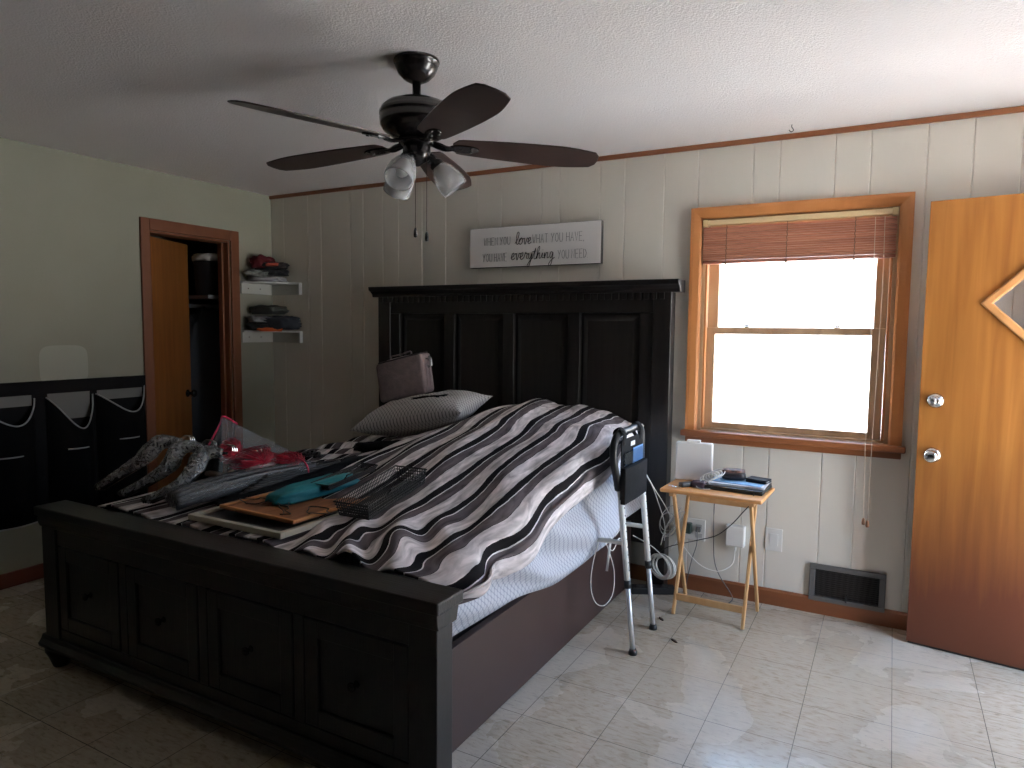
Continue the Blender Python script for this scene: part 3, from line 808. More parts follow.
def script(bm, word, x, z, s, r):
    for ch in word:
        w, p = CUR[ch]
        tube(bm, smooth_pts([(x + (a + 0.12 * b) * s, -0.0370, z + b * s) for a, b in p], 5), r, 6)
        if ch == 'i': tube(bm, [(x + .28 * s, -0.037, z + 1.05 * s), (x + .30 * s, -0.037, z + 1.12 * s)], r, 5)
        if ch == 't': tube(bm, [(x + .0 * s, -0.037, z + .95 * s), (x + .6 * s, -0.037, z + 1.0 * s)], r * .8, 5)
        x += w * s
    return x
for w_, x_, z_, s_ in (('love', -2.062, 1.966, 0.0425), ('everything', -2.092, 1.873, 0.0470)):
    bm = nb(); script(bm, w_, x_, z_, s_, 0.0022)
    obj('word', bm, INK2, sg, world=True, label='bold black script reading ' + w_)

# ---------------------------------------------------------------- wall plates, vent, ceiling hook
def plate(x0, x1, z0, z1, d=0.006):
    return bxm(x0, x1, -d, 0, z0, z1)
t = thing('wall_outlet', 'white wall outlet box with adapter plugged in behind the tray table', 'outlet', (-0.915, 0, 0.285))
obj('cover_plate', plate(-0.985, -0.860, 0.285, 0.405, 0.012), WHITE, t, bevel=0.003, world=True)
for z in (0.315, 0.365): obj('socket', bxm(-0.912, -0.875, -0.0145, -0.012, z - 0.013, z + 0.013), mat('socket_face', (0.45, 0.45, 0.42), 0.5), t, bevel=0.002, world=True)
one('power_plug', bxm(-0.968, -0.930, -0.048, -0.0125, 0.325, 0.385), mat('dark_plug', (0.03, 0.05, 0.04), 0.5), 'dark plug in the left side of the white outlet box', 'plug', bevel=0.006)
bm = nb(); box(bm, -0.908, -0.880, -0.038, -0.0150, 0.338, 0.368); one('power_plug', bm, mat('grey_plug', (0.12, 0.12, 0.12), 0.5), 'grey plug in the right side of the white outlet box', 'plug', bevel=0.006)
t = thing('power_adapter', 'square white power adapter plugged in below the tray table top', 'adapter', (-0.694, 0, 0.287))
obj('adapter_body', bxm(-0.745, -0.645, -0.045, -0.0005, 0.290, 0.405), WHITE, t, bevel=0.008, world=True, seg=3)
bm = nb(); tube(bm, [(-0.694, -0.025, 0.290), (-0.694, -0.025, 0.268)], 0.007, 10); obj('strain_relief', bm, WHITE, t, world=True)
t = thing('switch_plate', 'white wall plate under the window right of the tray table', 'wall plate', (-0.502, 0, 0.290))
obj('cover_plate', plate(-0.545, -0.460, 0.290, 0.412), WHITE, t, bevel=0.003, world=True)
obj('insert', bxm(-0.524, -0.481, -0.0085, -0.006, 0.318, 0.384), WHITE, t, bevel=0.001, world=True)
vt = thing('floor_vent', 'grey metal return vent low on the wall beside the door', 'vent', (-0.147, 0, 0.066))
bm = nb()
x0, x1, z0, z1 = -0.322, 0.026, 0.068, 0.260
box(bm, x0, x1, -0.018, -0.001, z0, z0 + 0.026); box(bm, x0, x1, -0.018, -0.001, z1 - 0.026, z1)
box(bm, x0, x0 + 0.028, -0.018, -0.001, z0 + 0.026, z1 - 0.026); box(bm, x1 - 0.028, x1, -0.018, -0.001, z0 + 0.026, z1 - 0.026)
obj('vent_frame', bm, VENTM, vt, bevel=0.003, world=True)
obj('vent_recess', bxm(x0 + 0.028, x1 - 0.028, -0.004, -0.001, z0 + 0.026, z1 - 0.026), mat('vent_dark', (0.02, 0.018, 0.017), 0.7), vt, world=True)
bm = nb()
for k in range(13):
    z = z0 + 0.032 + k * 0.0105
    vs = box(bm, x0 + 0.029, x1 - 0.029, -0.0145, -0.0045, z, z + 0.0025)
obj('louvres', bm, mat('vent_slat', (0.035, 0.03, 0.028), 0.5), vt, world=True)
obj('damper_lever', bxm(-0.152, -0.143, -0.024, -0.0145, 0.085, 0.125), BLACK, vt, bevel=0.002, world=True)
bm = nb(); tube(bm, smooth_pts([(-0.474, -0.171, H), (-0.474, -0.171, H - 0.012), (-0.466, -0.171, H - 0.026), (-0.476, -0.171, H - 0.034), (-0.486, -0.171, H - 0.024)], 5), 0.002, 6)
one('ceiling_hook', bm, mat('hook_dark', (0.05, 0.05, 0.05), 0.4), 'small dark hook screwed into the ceiling near the window', 'hook')

# ---------------------------------------------------------------- ceiling fan
FX, FY = -1.60, -1.655
fan = thing('ceiling_fan', 'dark bronze five blade ceiling fan with three frosted glass lights', 'ceiling fan', (FX, FY, H))
def FL(name, prof, m=FANB, seg=36, smooth=True):
    bm = nb(); lathe(bm, prof, seg=seg); return obj(name, bm, m, fan, smooth=smooth)
FL('canopy', [(0, 0), (0.084, 0), (0.086, -0.008), (0.084, -0.014), (0.080, -0.016), (0.079, -0.026), (0.069, -0.050), (0.048, -0.070), (0.030, -0.079), (0, -0.079)])
FL('downrod', [(0, -0.078), (0.016, -0.078), (0.016, -0.132), (0.024, -0.134), (0.026, -0.150), (0, -0.150)])
FL('motor_housing', [(0, -0.138), (0.036, -0.138), (0.074, -0.146), (0.114, -0.162), (0.131, -0.177), (0.134, -0.187), (0.139, -0.191), (0.139, -0.202), (0.134, -0.207), (0.138, -0.214), (0.136, -0.238), (0.124, -0.258), (0.098, -0.276), (0.078, -0.286), (0, -0.286)], seg=48)
FL('flywheel', [(0, -0.286), (0.066, -0.286), (0.068, -0.304), (0.055, -0.310), (0, -0.310)])
FL('switch_housing', [(0, -0.310), (0.046, -0.310), (0.052, -0.318), (0.052, -0.352), (0.045, -0.366), (0.024, -0.376), (0.010, -0.386), (0, -0.388)])
ZB = -0.302
def blade_bm(a, pitch, droop):
    bm = nb()
    R0, R1 = 0.135, 0.680
    top = []; N = 30
    def hw(t):
        w = 0.052 + 0.028 * math.sin(min(1, t / 0.75) * PI / 2)
        if t > 0.75: w -= 0.022 * ((t - 0.75) / 0.25) ** 1.6
        return w
    out = []
    for i in range(N + 1):
        t = i / N; x = R0 + (R1 - R0) * t
        w = hw(t)
        if t < 0.06: w *= math.sqrt(max(0.0, 1 - ((0.06 - t) / 0.06) ** 2)) * 0.55 + 0.45
        out.append((x, w))
    poly = [(x, w) for x, w in out] + [(R1 + 0.018, out[-1][1] * 0.55), (R1 + 0.021, 0.0), (R1 + 0.016, -out[-1][1] * 0.6)] + [(x, -w) for x, w in reversed(out)]
    prism(bm, poly, 2, -0.0028, 0.0028)
    M = Matrix.Translation((0, 0, ZB)) @ Matrix.Rotation(a, 4, 'Z') @ Matrix.Rotation(math.radians(droop), 4, 'Y') @ Matrix.Rotation(pitch, 4, 'X')
    xf(bm, M)
    return bm, M
for k in range(5):
    a = math.radians(37.5 + 72 * k)
    bm, M = blade_bm(a + (0.06 if k == 2 else 0), math.radians((-13, -13, 3, -12, -13)[k]), (2.6, 2.6, 2.4, 0.6, 0.9)[k])
    b = obj('blade', bm, BLADE, fan, bevel=0.002)
    bm = nb()
    # iron: arm from the flywheel and a flat oval foot under the blade with screws
    tube(bm, smooth_pts([(0.050, 0.0, 0.004), (0.080, 0.012, -0.002), (0.110, 0.008, -0.010), (0.140, 0, -0.008)], 6), 0.011, 8, flat=0.6)
    tube(bm, smooth_pts([(0.050, 0.0, 0.004), (0.080, -0.012, -0.002), (0.110, -0.008, -0.010), (0.140, 0, -0.008)], 6), 0.011, 8, flat=0.6)
    pts = [(0.178 + 0.058 * math.cos(t_), 0.026 * math.sin(t_)) for t_ in [2 * PI * q / 22 for q in range(22)]]
    prism(bm, pts, 2, -0.010, -0.0029)
    for sx, sy in ((0.165, 0), (0.205, 0.014), (0.205, -0.014)):
        lathe(bm, [(0, -0.014), (0.005, -0.0135), (0.006, -0.010)], (sx, sy, 0), 10)
        lathe(bm, [(0.005, 0.003), (0.005, 0.0045), (0, 0.005)], (sx, sy, 0), 10)
    xf(bm, M)
    obj('blade_iron', bm, FANB, fan, smooth=False, bevel=0.001)
# light kit: three arms and bell glasses
for k in range(3):
    a = math.radians((280, 40, 160)[k])
    d = Vector((math.cos(a), math.sin(a), 0))
    ax = (d * 0.62 + Vector((0, 0, -0.78))).normalized()
    p0 = d * 0.035 + Vector((0, 0, -0.345)); p1 = p0 + d * 0.022 + Vector((0, 0, -0.008)); p2 = p1 + ax * 0.020
    bm = nb(); tube(bm, smooth_pts([p0, p1, p2], 5), 0.013, 12); 
    q = Vector((0, 0, 1)).rotation_difference(ax).to_matrix().to_4x4()
    lathe(bm, [(0, -0.006), (0.022, -0.004), (0.028, 0.006), (0.028, 0.022), (0, 0.022)], seg=24, M=Matrix.Translation(p2) @ q)
    arm = obj('light_arm', bm, FANB, fan, smooth=True)
    bm = nb()
    lathe(bm, [(0.024, 0.014), (0.030, 0.020), (0.042, 0.040), (0.051, 0.065), (0.055, 0.090), (0.055, 0.112), (0.053, 0.124), (0.0505, 0.124), (0.052, 0.110), (0.052, 0.090), (0.048, 0.066), (0.039, 0.042), (0.027, 0.022)], seg=36, M=Matrix.Translation(p2) @ q)
    obj('glass_shade', bm, FROST, arm, smooth=True)
    bm = nb(); lathe(bm, [(0, 0.015), (0.012, 0.016), (0.012, 0.035), (0.016, 0.045), (0.024, 0.065), (0.024, 0.080), (0.015, 0.095), (0, 0.099)], seg=20, M=Matrix.Translation(p2) @ q)
    obj('bulb', bm, WHITE, arm, smooth=True)
for (dx, dy, L) in ((0.016, -0.030, 0.265), (0.058, -0.016, 0.28)):
    bm = nb(); z0 = -0.355
    n = 60
    tube(bm, [(dx, dy, z0), (dx, dy, z0 - L)], 0.0013, 6)
    for q_ in range(n): 
        lathe(bm, [(0, -0.0016), (0.002, 0), (0, 0.0016)], (dx, dy, z0 - L * q_ / n), 6)
    c = obj('pull_chain', bm, mat('chain_bronze', (0.06, 0.045, 0.035), 0.4, metal=0.7), fan)
    bm = nb(); lathe(bm, [(0, 0), (0.006, 0.002), (0.0072, 0.012), (0.006, 0.026), (0.003, 0.036), (0, 0.038)], (dx, dy, z0 - L - 0.036), 14)
    obj('pull_fob', bm, BLACKG, c, smooth=True)

# ---------------------------------------------------------------- bed
BX0, BX1 = -3.100, -1.078     # outer faces of the posts
bed = thing('bed', 'dark espresso wooden panel bed with storage footboard and tall headboard', 'bed', (-2.09, -1.15, 0))
def bp(name, bm, m=DARKW, bevel=0.003, **kw): return obj(name, bm, m, bed, bevel=bevel, world=True, **kw)
# headboard
HX0, HX1, HY0, HY1 = -3.075, -1.055, -0.115, -0.030
bp('headboard_post', bxm(HX0, HX0 + 0.10, HY0, HY1, 0, 1.66)); bp('headboard_post', bxm(HX1 - 0.10, HX1, HY0, HY1, 0, 1.66))
bm = nb()
box(bm, HX0 + 0.10, HX1 - 0.10, HY0 + 0.01, HY1, 1.545, 1.66); box(bm, HX0 + 0.10, HX1 - 0.10, HY0 + 0.01, HY1, 0.25, 0.45)
ws = (HX1 - HX0 - 0.20)
npan = 4; sw = 0.075
pw_ = (ws - sw * (npan + 1)) / npan
for k in range(npan + 1):
    xa = HX0 + 0.10 + k * (pw_ + sw)
    box(bm, xa, xa + sw, HY0 + 0.01, HY1, 0.45, 1.545)
bp('headboard_frame', bm)
for k in range(npan):
    xa = HX0 + 0.10 + sw + k * (pw_ + sw)
    bm = nb(); box(bm, xa, xa + pw_, HY0 + 0.042, HY1 - 0.005, 0.45, 1.545)
    ins = 0.045
    # raised field with chamfer
    a = [bm.verts.new(v) for v in ((xa + 0.012, HY0 + 0.042, 0.462), (xa + pw_ - 0.012, HY0 + 0.042, 0.462), (xa + pw_ - 0.012, HY0 + 0.042, 1.533), (xa + 0.012, HY0 + 0.042, 1.533))]
    b = [bm.verts.new(v) for v in ((xa + ins, HY0 + 0.026, 0.45 + ins), (xa + pw_ - ins, HY0 + 0.026, 0.45 + ins), (xa + pw_ - ins, HY0 + 0.026, 1.545 - ins), (xa + ins, HY0 + 0.026, 1.545 - ins))]
    bm.faces.new(b)
    for q_ in range(4): bm.faces.new((a[q_], a[(q_ + 1) % 4], b[(q_ + 1) % 4], b[q_]))
    bp('headboard_panel', bm, bevel=0)
bm = nb(); prism(bm, [(-0.030, 1.655), (HY0 - 0.006, 1.655), (HY0 - 0.010, 1.672), (HY0 - 0.030, 1.690), (HY0 - 0.046, 1.698), (HY0 - 0.050, 1.722), (-0.030, 1.722)], 0, HX0 - 0.045, HX1 + 0.050)
bp('headboard_crown', bm, DARKX)
bm = nb()
nd_ = 46
for k in range(nd_):
    xa = HX0 + 0.02 + k * (HX1 - HX0 - 0.04) / nd_
    box(bm, xa, xa + 0.026, HY0 - 0.010, HY0, 1.618, 1.654)
bp('dentil_moulding', bm, bevel=0.001)
# footboard
FY0, FY1 = -2.265, -2.185
P = 0.10
for xa in (BX0, BX1 - P):
    bp('footboard_post', bxm(xa, xa + P, FY0, FY1, 0.115, 0.640))
bm = nb()
box(bm, BX0 + P, BX1 - P, FY0 + 0.008, FY1, 0.535, 0.640)
box(bm, BX0 + P, BX1 - P, FY0 + 0.008, FY1, 0.115, 0.175)
nD = 4; st = 0.045
dw = (BX1 - BX0 - 2 * P - st * (nD - 1)) / nD
for k in range(nD - 1):
    xa = BX0 + P + dw * (k + 1) + st * k
    box(bm, xa, xa + st, FY0 + 0.008, FY1, 0.175, 0.535)
bp('footboard_frame', bm)
for k in range(nD):
    xa = BX0 + P + k * (dw + st)
    bm = nb()
    g = 0.006; x0, x1, z0, z1 = xa + g, xa + dw - g, 0.181, 0.529
    fw = 0.055
    box(bm, x0, x0 + fw, FY0 + 0.006, FY0 + 0.03, z0, z1); box(bm, x1 - fw, x1, FY0 + 0.006, FY0 + 0.03, z0, z1)
    box(bm, x0 + fw, x1 - fw, FY0 + 0.006, FY0 + 0.03, z0, z0 + fw); box(bm, x0 + fw, x1 - fw, FY0 + 0.006, FY0 + 0.03, z1 - fw, z1)
    box(bm, x0 + fw, x1 - fw, FY0 + 0.018, FY0 + 0.03, z0 + fw, z1 - fw)
    dr = bp('drawer', bm)
    bm = nb(); lathe(bm, [(0, 0), (0.012, 0), (0.007, 0.006), (0.006, 0.014), (0.014, 0.020), (0.015, 0.026), (0.009, 0.031), (0, 0.032)], seg=18, M=Matrix.Translation(((x0 + x1) / 2, FY0 + 0.018, 0.36)) @ Matrix.Rotation(PI / 2, 4, 'X'))
    obj('drawer_knob', bm, mat('knob_metal', (0.05, 0.045, 0.04), 0.25, metal=0.8), dr, smooth=True, world=True)
bp('footboard_cap', bxm(BX0 - 0.012, BX1 + 0.018, FY0 - 0.022, -2.155, 0.655, 0.692), DARKX, bevel=0.005)
bm = nb(); prism(bm, [(FY1 + 0.01, 0.605), (FY0 - 0.004, 0.605), (FY0 - 0.010, 0.622), (FY0 - 0.012, 0.655), (FY1 + 0.022, 0.655)], 0, BX0 - 0.006, BX1 + 0.008)
bp('cap_moulding', bm)
bm = nb(); prism(bm, [(FY1, 0.085), (FY0 - 0.020, 0.085), (FY0 - 0.024, 0.100), (FY0 - 0.010, 0.118), (FY0 - 0.004, 0.135), (FY1, 0.135)], 0, BX0 - 0.022, BX1 + 0.015)
bp('base_moulding', bm, DARKX)
for x in (BX0 + 0.045, BX1 - 0.055):
    bm = nb(); lathe(bm, [(0, 0), (0.030, 0), (0.034, 0.01), (0.046, 0.045), (0.058, 0.070), (0.058, 0.086), (0, 0.086)], (x, -2.232, 0), 24)
    bp('bun_foot', bm, bevel=0, smooth=True)
# side rails
for xa in (-3.00, -1.280):
    bm = nb(); box(bm, xa, xa + 0.030, FY1, HY0, 0.004, 0.372)
    bp('side_rail', bm, RAILM, bevel=0.002)
# slatted deck / black adjustable base under the mattress
bp('mattress_base', bxm(-2.955, -1.305, -2.16, -0.135, 0.30, 0.395), BLACK, bevel=0.01)

# ------- soft bedding
def sst(a, b, v):
    t = max(0.0, min(1.0, (v - a) / (b - a))); return t * t * (3 - 2 * t)
def topz(x, y):
    r = sst(-2.15, -0.35, y) * 0.75 + 0.25 * max(0.0, min(1.0, (y + 2.1) / 1.9))
    s = sst(-2.75, -1.80, x)
    return 0.665 + r * (0.06 + 0.265 * s) - 0.07 * sst(-1.62, -1.2, x) * sst(-0.8, -0.2, y)
MX0, MX1, MY0, MY1 = -2.945, -1.190, -2.150, -0.125
def section(y, zbotL, zbotR, off, n, xr, xrb):
    """list of (x, z, arclength from right hem) going right hem -> over the top -> left"""
    P = []
    zr = topz(MX1, y) + off
    P.append((xrb, zbotR))
    P.append(((xr + xrb) / 2 + 0.012, (zbotR + zr) / 2))
    P.append((xr + 0.004, zr - 0.075)); P.append((xr - 0.022, zr - 0.022)); P.append((xr - 0.075, zr - 0.002))
    for k in range(1, 13):
        x = (xr - 0.075) + (MX0 + 0.05 - xr + 0.075) * k / 12
        P.append((x, topz(x, y) + off))
    zl = topz(MX0, y) + off
    P.append((MX0 - off - 0.002, zl - 0.03)); P.append((MX0 - off - 0.006, (zl + zbotL) / 2)); P.append((MX0 - off, zbotL))
    S = smooth_pts([(p[0], 0, p[1]) for p in P], 6)
    L = [0]
    for a, b in zip(S, S[1:]): L.append(L[-1] + (b - a).length)
    out = []
    tot = L[-1]; j = 0
    for i in range(n + 1):
        # denser sampling on the right
        s = tot * i / n
        while j < len(L) - 2 and L[j + 1] < s: j += 1
        f = (s - L[j]) / max(1e-9, L[j + 1] - L[j])
        q = S[j].lerp(S[j + 1], f)
        out.append((q.x, q.z, s))
    return out
def drape(name, y0, y1, zl, zr, off, NU, NV, xr, xrb, wr, uvlen=True):
    bm = nb(); uvl = bm.loops.layers.uv.new('UVMap'); grid = []; uvs = {}
    for j in range(NV + 1):
        y = y0 + (y1 - y0) * j / NV
        sec = section(y, zl(y), zr(y), off, NU, xr(y), xrb(y))
        row = []
        for i, (x, z, s) in enumerate(sec):
            p = Vector((x, y, z)); p2, us = wr(p, s, y, i / NU)
            v = bm.verts.new(p2); uvs[v] = us; row.append(v)
        grid.append(row)
    for j in range(NV):
        for i in range(NU):
            f = bm.faces.new((grid[j][i], grid[j][i + 1], grid[j + 1][i + 1], grid[j + 1][i]))
            for lp in f.loops: lp[uvl].uv = uvs[lp.vert]
    return bm, grid
def nz(x, y, z=0.0): return noise.noise(Vector((x, y, z)))

# mattress in patterned fitted sheet (closed body)
def m_zr(y):
    return 0.385 + 0.075 * sst(-0.95, -0.35, y) + 0.06 * (1 - sst(-1.65, -1.2, y))
def m_wr(p, s, y, u):
    q = p.copy()
    if s < 0.55:  # right flank folds
        k = sst(0.0, 0.06, s) * (1 - sst(0.30, 0.5, s))
        d = 0.020 * nz(y * 1.6 + s * 3.2, s * 7.0, 2.0) + 0.016 * math.sin((y * 0.75 + s * 2.2) * 13 + 2 * nz(y * 2, s * 3, 1)) * k
        q.x += d * (0.4 + k)
        q.x += 0.055 * math.exp(-((y + 0.80) / 0.30) ** 2) * sst(0.0, 0.05, s) * (1 - sst(0.16, 0.34, s))
        q.x += 0.025 * (1 - sst(0.0, 0.22, s)) * sst(-2.1, -1.5, y) 
    return q, (s, y)
bm, grid = drape('m', MY0, MY1, lambda y: 0.40, m_zr, 0.0, 110, 110, lambda y: MX1 + 0.010 - 0.04 * sst(-0.6, -0.15, y), lambda y: -1.215, m_wr)
# close the ends and the underside
for row in (grid[0], grid[-1]):
    try: bm.faces.new(row)
    except ValueError: pass
for j in range(len(grid) - 1):
    bm.faces.new((grid[j][0], grid[j + 1][0], grid[j + 1][-1], grid[j][-1]))
one('mattress', bm, SHEET, 'raised mattress in a white lattice patterned fitted sheet', 'mattress', smooth=True)

# striped blanket
def hem(y):
    return 0.515 + (y + 2.1) * 0.20 + 0.02 * math.sin(y * 9) + (0.035 * sst(-0.9, -0.5, y)) + 0.10 * (1 - sst(-2.08, -1.75, y))
def fold(x, y):
    """long soft creases that run along the bed"""
    f = 0.0
    f += 0.010 * math.sin(x * 17 + 1.6 * nz(x * 1.5, y * 1.3, 5) * 3 + y * 1.5)
    f += 0.016 * nz(x * 5.2, y * 1.6, 3.0)
    f += 0.007 * nz(x * 14, y * 3.4, 8.0)
    return f
def b_wr(p, s, y, u):
    q = p.copy()
    x = p.x
    top = sst(0.14, 0.30, s)
    q.z += (max(fold(x, y), -0.010) + 0.004) * top
    # rumple at the foot on the right hand corner
    c = math.exp(-(((x + 1.50) / 0.34) ** 2 + ((y + 2.02) / 0.22) ** 2))
    q.z += c * (0.016 + 0.026 * math.sin(x * 30 + y * 22 + 3 * nz(x * 3, y * 3, 1)) * top)
    # rumple at the left edge near the pillow
    c2 = math.exp(-(((x + 2.85) / 0.25) ** 2 + ((y + 0.85) / 0.38) ** 2))
    q.z += c2 * (0.020 * math.sin(x * 20 - y * 30 + 3 * nz(x * 3, y * 3, 4)))
    side = 1 - top
    q.x += side * (0.012 * math.sin(y * 15 + 2 * nz(y, 2, 2)) + 0.018 * nz(y * 3.0, s * 4, 6))
    if s < 0.02: q.x -= 0.004
    # hanging corner lump by the footboard
    if side > 0: q.x += side * 0.05 * math.exp(-((y + 2.02) / 0.12) ** 2)
    du = 0.016 * nz(x * 3, y * 2.2, 11.0) + 0.045 * c * math.sin(y * 26 + x * 5)
    # stripes splay slightly towards the head on the left side
    return q, (s + du * 0.6, y)
bm, grid = drape('b', -2.150, -0.135, lambda y: 0.47, hem, 0.024, 260, 190, lambda y: MX1 + 0.036 - 0.05 * sst(-0.6, -0.15, y), lambda y: MX1 + 0.058 - 0.05 * sst(-0.6, -0.15, y), b_wr)
bmesh.ops.recalc_face_normals(bm, faces=bm.faces)
bl_ = one('blanket', bm, STRIPES, 'black grey and white striped blanket spread over the bed', 'blanket', smooth=True)
sm = bl_.modifiers.new('thickness', 'SOLIDIFY'); sm.thickness = 0.008; sm.offset = 1.0
if bl_.data.polygons[len(bl_.data.polygons) // 2].normal.z < 0: sm.offset = -1.0

# ------- pillows and things at the head of the bed
def pillow(name, c, sx, sy, sz, seed, m, label, rot=(0, 0, 0), cat='pillow', sag=0.3):
    bm = nb(); uvl = bm.loops.layers.uv.new('UVMap'); N = 40
    sides = []
    for sgn in (1, -1):
        g = []
        for i in range(N + 1):
            row = []
            for j in range(N + 1):
                u = -1 + 2 * i / N; v = -1 + 2 * j / N
                pinch = 1 - 0.10 * (u * u * (1 - abs(v)) * 0 + (1 - abs(u) ** 4) * abs(v) ** 3 * 0.9)
                pinch2 = 1 - 0.10 * ((1 - abs(v) ** 4) * abs(u) ** 3)
                h = ((1 - abs(u) ** 2.6) * (1 - abs(v) ** 2.6)) ** 0.55
                w = 0.014 * nz(u * 2.5, v * 2.5, seed) + 0.008 * nz(u * 6, v * 6, seed + 3)
                row.append(((u * sx * pinch2, v * sy * pinch, sgn * sz * h + w * h + 0.0001 * sgn), (u * sx, v * sy)))
            g.append(row)
        sides.append(g)
    V = {}
    def vert(k, i, j):
        edge = i in (0, N) or j in (0, N)
        key = (0 if edge else k, i, j)
        if key not in V: V[key] = bm.verts.new(sides[k][i][j][0])
        return V[key]
    for k in (0, 1):
        for i in range(N):
            for j in range(N):
                f = bm.faces.new((vert(k, i, j), vert(k, i + 1, j), vert(k, i + 1, j + 1), vert(k, i, j + 1)))
                for lp, (a, b) in zip(f.loops, ((i, j), (i + 1, j), (i + 1, j + 1), (i, j + 1))): lp[uvl].uv = sides[k][a][b][1]
    M = Matrix.Translation(c) @ Matrix.Rotation(rot[2], 4, 'Z') @ Matrix.Rotation(rot[1], 4, 'Y') @ Matrix.Rotation(rot[0], 4, 'X')
    xf(bm, M)
    return one(name, bm, m, label, cat, smooth=True)
pillow('pillow', (-2.41, -0.53, 0.948), 0.395, 0.19, 0.105, 1, PILLOWM, 'grey patterned pillow leaning at the left head of the bed', (0.16, -0.20, 0.03))

lb = thing('lunch_bag', 'mauve padded bag with top handle standing behind the pillow', 'bag', (-2.655, -0.34, 1.015), 0.10)
lb.scale = (0.95, 0.75, 1.0)
lb.rotation_euler = (0.05, -0.12, 0.06)
MAUVE = mat('mauve_fabric', (0.20, 0.15, 0.15), 0.8, col2=(0.26, 0.19, 0.19), nscale=30, bump=0.4, bscale=90, sheen=0.2)
bm = nb()
def rbox(bm, x0, x1, y0, y1, z0, z1): return box(bm, x0, x1, y0, y1, z0, z1)
vs = box(bm, -0.185, 0.185, -0.075, 0.075, 0.0, 0.245)
bmesh.ops.subdivide_edges(bm, edges=bm.edges[:], cuts=6, use_grid_fill=True)
for v in bm.verts:
    v.co.z += 0.02 * (v.co.x / 0.185)
    b_ = 1 + 0.09 * math.cos(v.co.x / 0.185 * PI / 2) * math.cos((v.co.z - 0.12) / 0.24 * PI / 2)
    v.co.y *= b_
    v.co.z += 0.012 * math.cos(v.co.x / 0.185 * PI / 2) * (1 if v.co.z > 0.2 else 0)
body = obj('bag_body', bm, MAUVE, lb, bevel=0.028, seg=4, smooth=True)
bm = nb(); tube(bm, smooth_pts([(-0.14, -0.072, 0.232), (-0.15, 0, 0.235), (-0.14, 0.070, 0.232), (0.14, 0.070, 0.268), (0.165, 0.0, 0.262), (0.14, -0.072, 0.262)], 8, True), 0.0045, 6, closed=True)
obj('zipper', bm, mat('zip_dark', (0.04, 0.03, 0.035), 0.5), lb)
bm = nb(); tube(bm, smooth_pts([(-0.085, -0.01, 0.250), (-0.078, -0.01, 0.264), (0, -0.01, 0.272), (0.07, -0.01, 0.284), (0.080, -0.01, 0.268)], 7), 0.010, 8, flat=0.45)
obj('top_handle', bm, MAUVE, lb, smooth=True)
bm = nb()
tube(bm, smooth_pts([(0.19, -0.02, 0.23), (0.215, -0.02, 0.22), (0.222, -0.02, 0.195), (0.205, -0.02, 0.175), (0.19, -0.02, 0.195)], 6), 0.004, 6)
tube(bm, smooth_pts([(0.192, 0.02, 0.24), (0.21, 0.02, 0.225), (0.207, 0.02, 0.18)], 6), 0.005, 6)
obj('side_clip', bm, mat('clip_metal', (0.30, 0.29, 0.29), 0.5, metal=1), lb)
bm = nb(); tube(bm, [(0.188, -0.035, 0.05), (0.193, -0.035, 0.12), (0.19, -0.035, 0.21)], 0.003, 6); tube(bm, [(0.188, 0.01, 0.05), (0.193, 0.01, 0.12), (0.19, 0.01, 0.21)], 0.003, 6)
obj('seam_piping', bm, mat('piping_pale', (0.35, 0.27, 0.28), 0.6), lb)
bm = nb(); lump(bm, (0, 0, 0), (0.125, 0.06, 0.014), 5, 0.3, M=Matrix.Translation((-2.31, -0.56, 1.050)) @ Matrix.Rotation(-0.13, 4, 'Y'))
one('black_sock', bm, BFAB, 'flat black cloth lying on the pillow in front of the mauve bag', 'clothing', smooth=True)
bm = nb(); lump(bm, (0, 0, 0), (0.20, 0.07, 0.028), 6, 0.3, M=Matrix.Translation((-2.44, -0.80, 0.79)) @ Matrix.Rotation(-0.12, 4, 'Y'))
one('black_cushion', bm, BFAB, 'black folded cloth tucked under the front of the pillow', 'clothing', smooth=True)

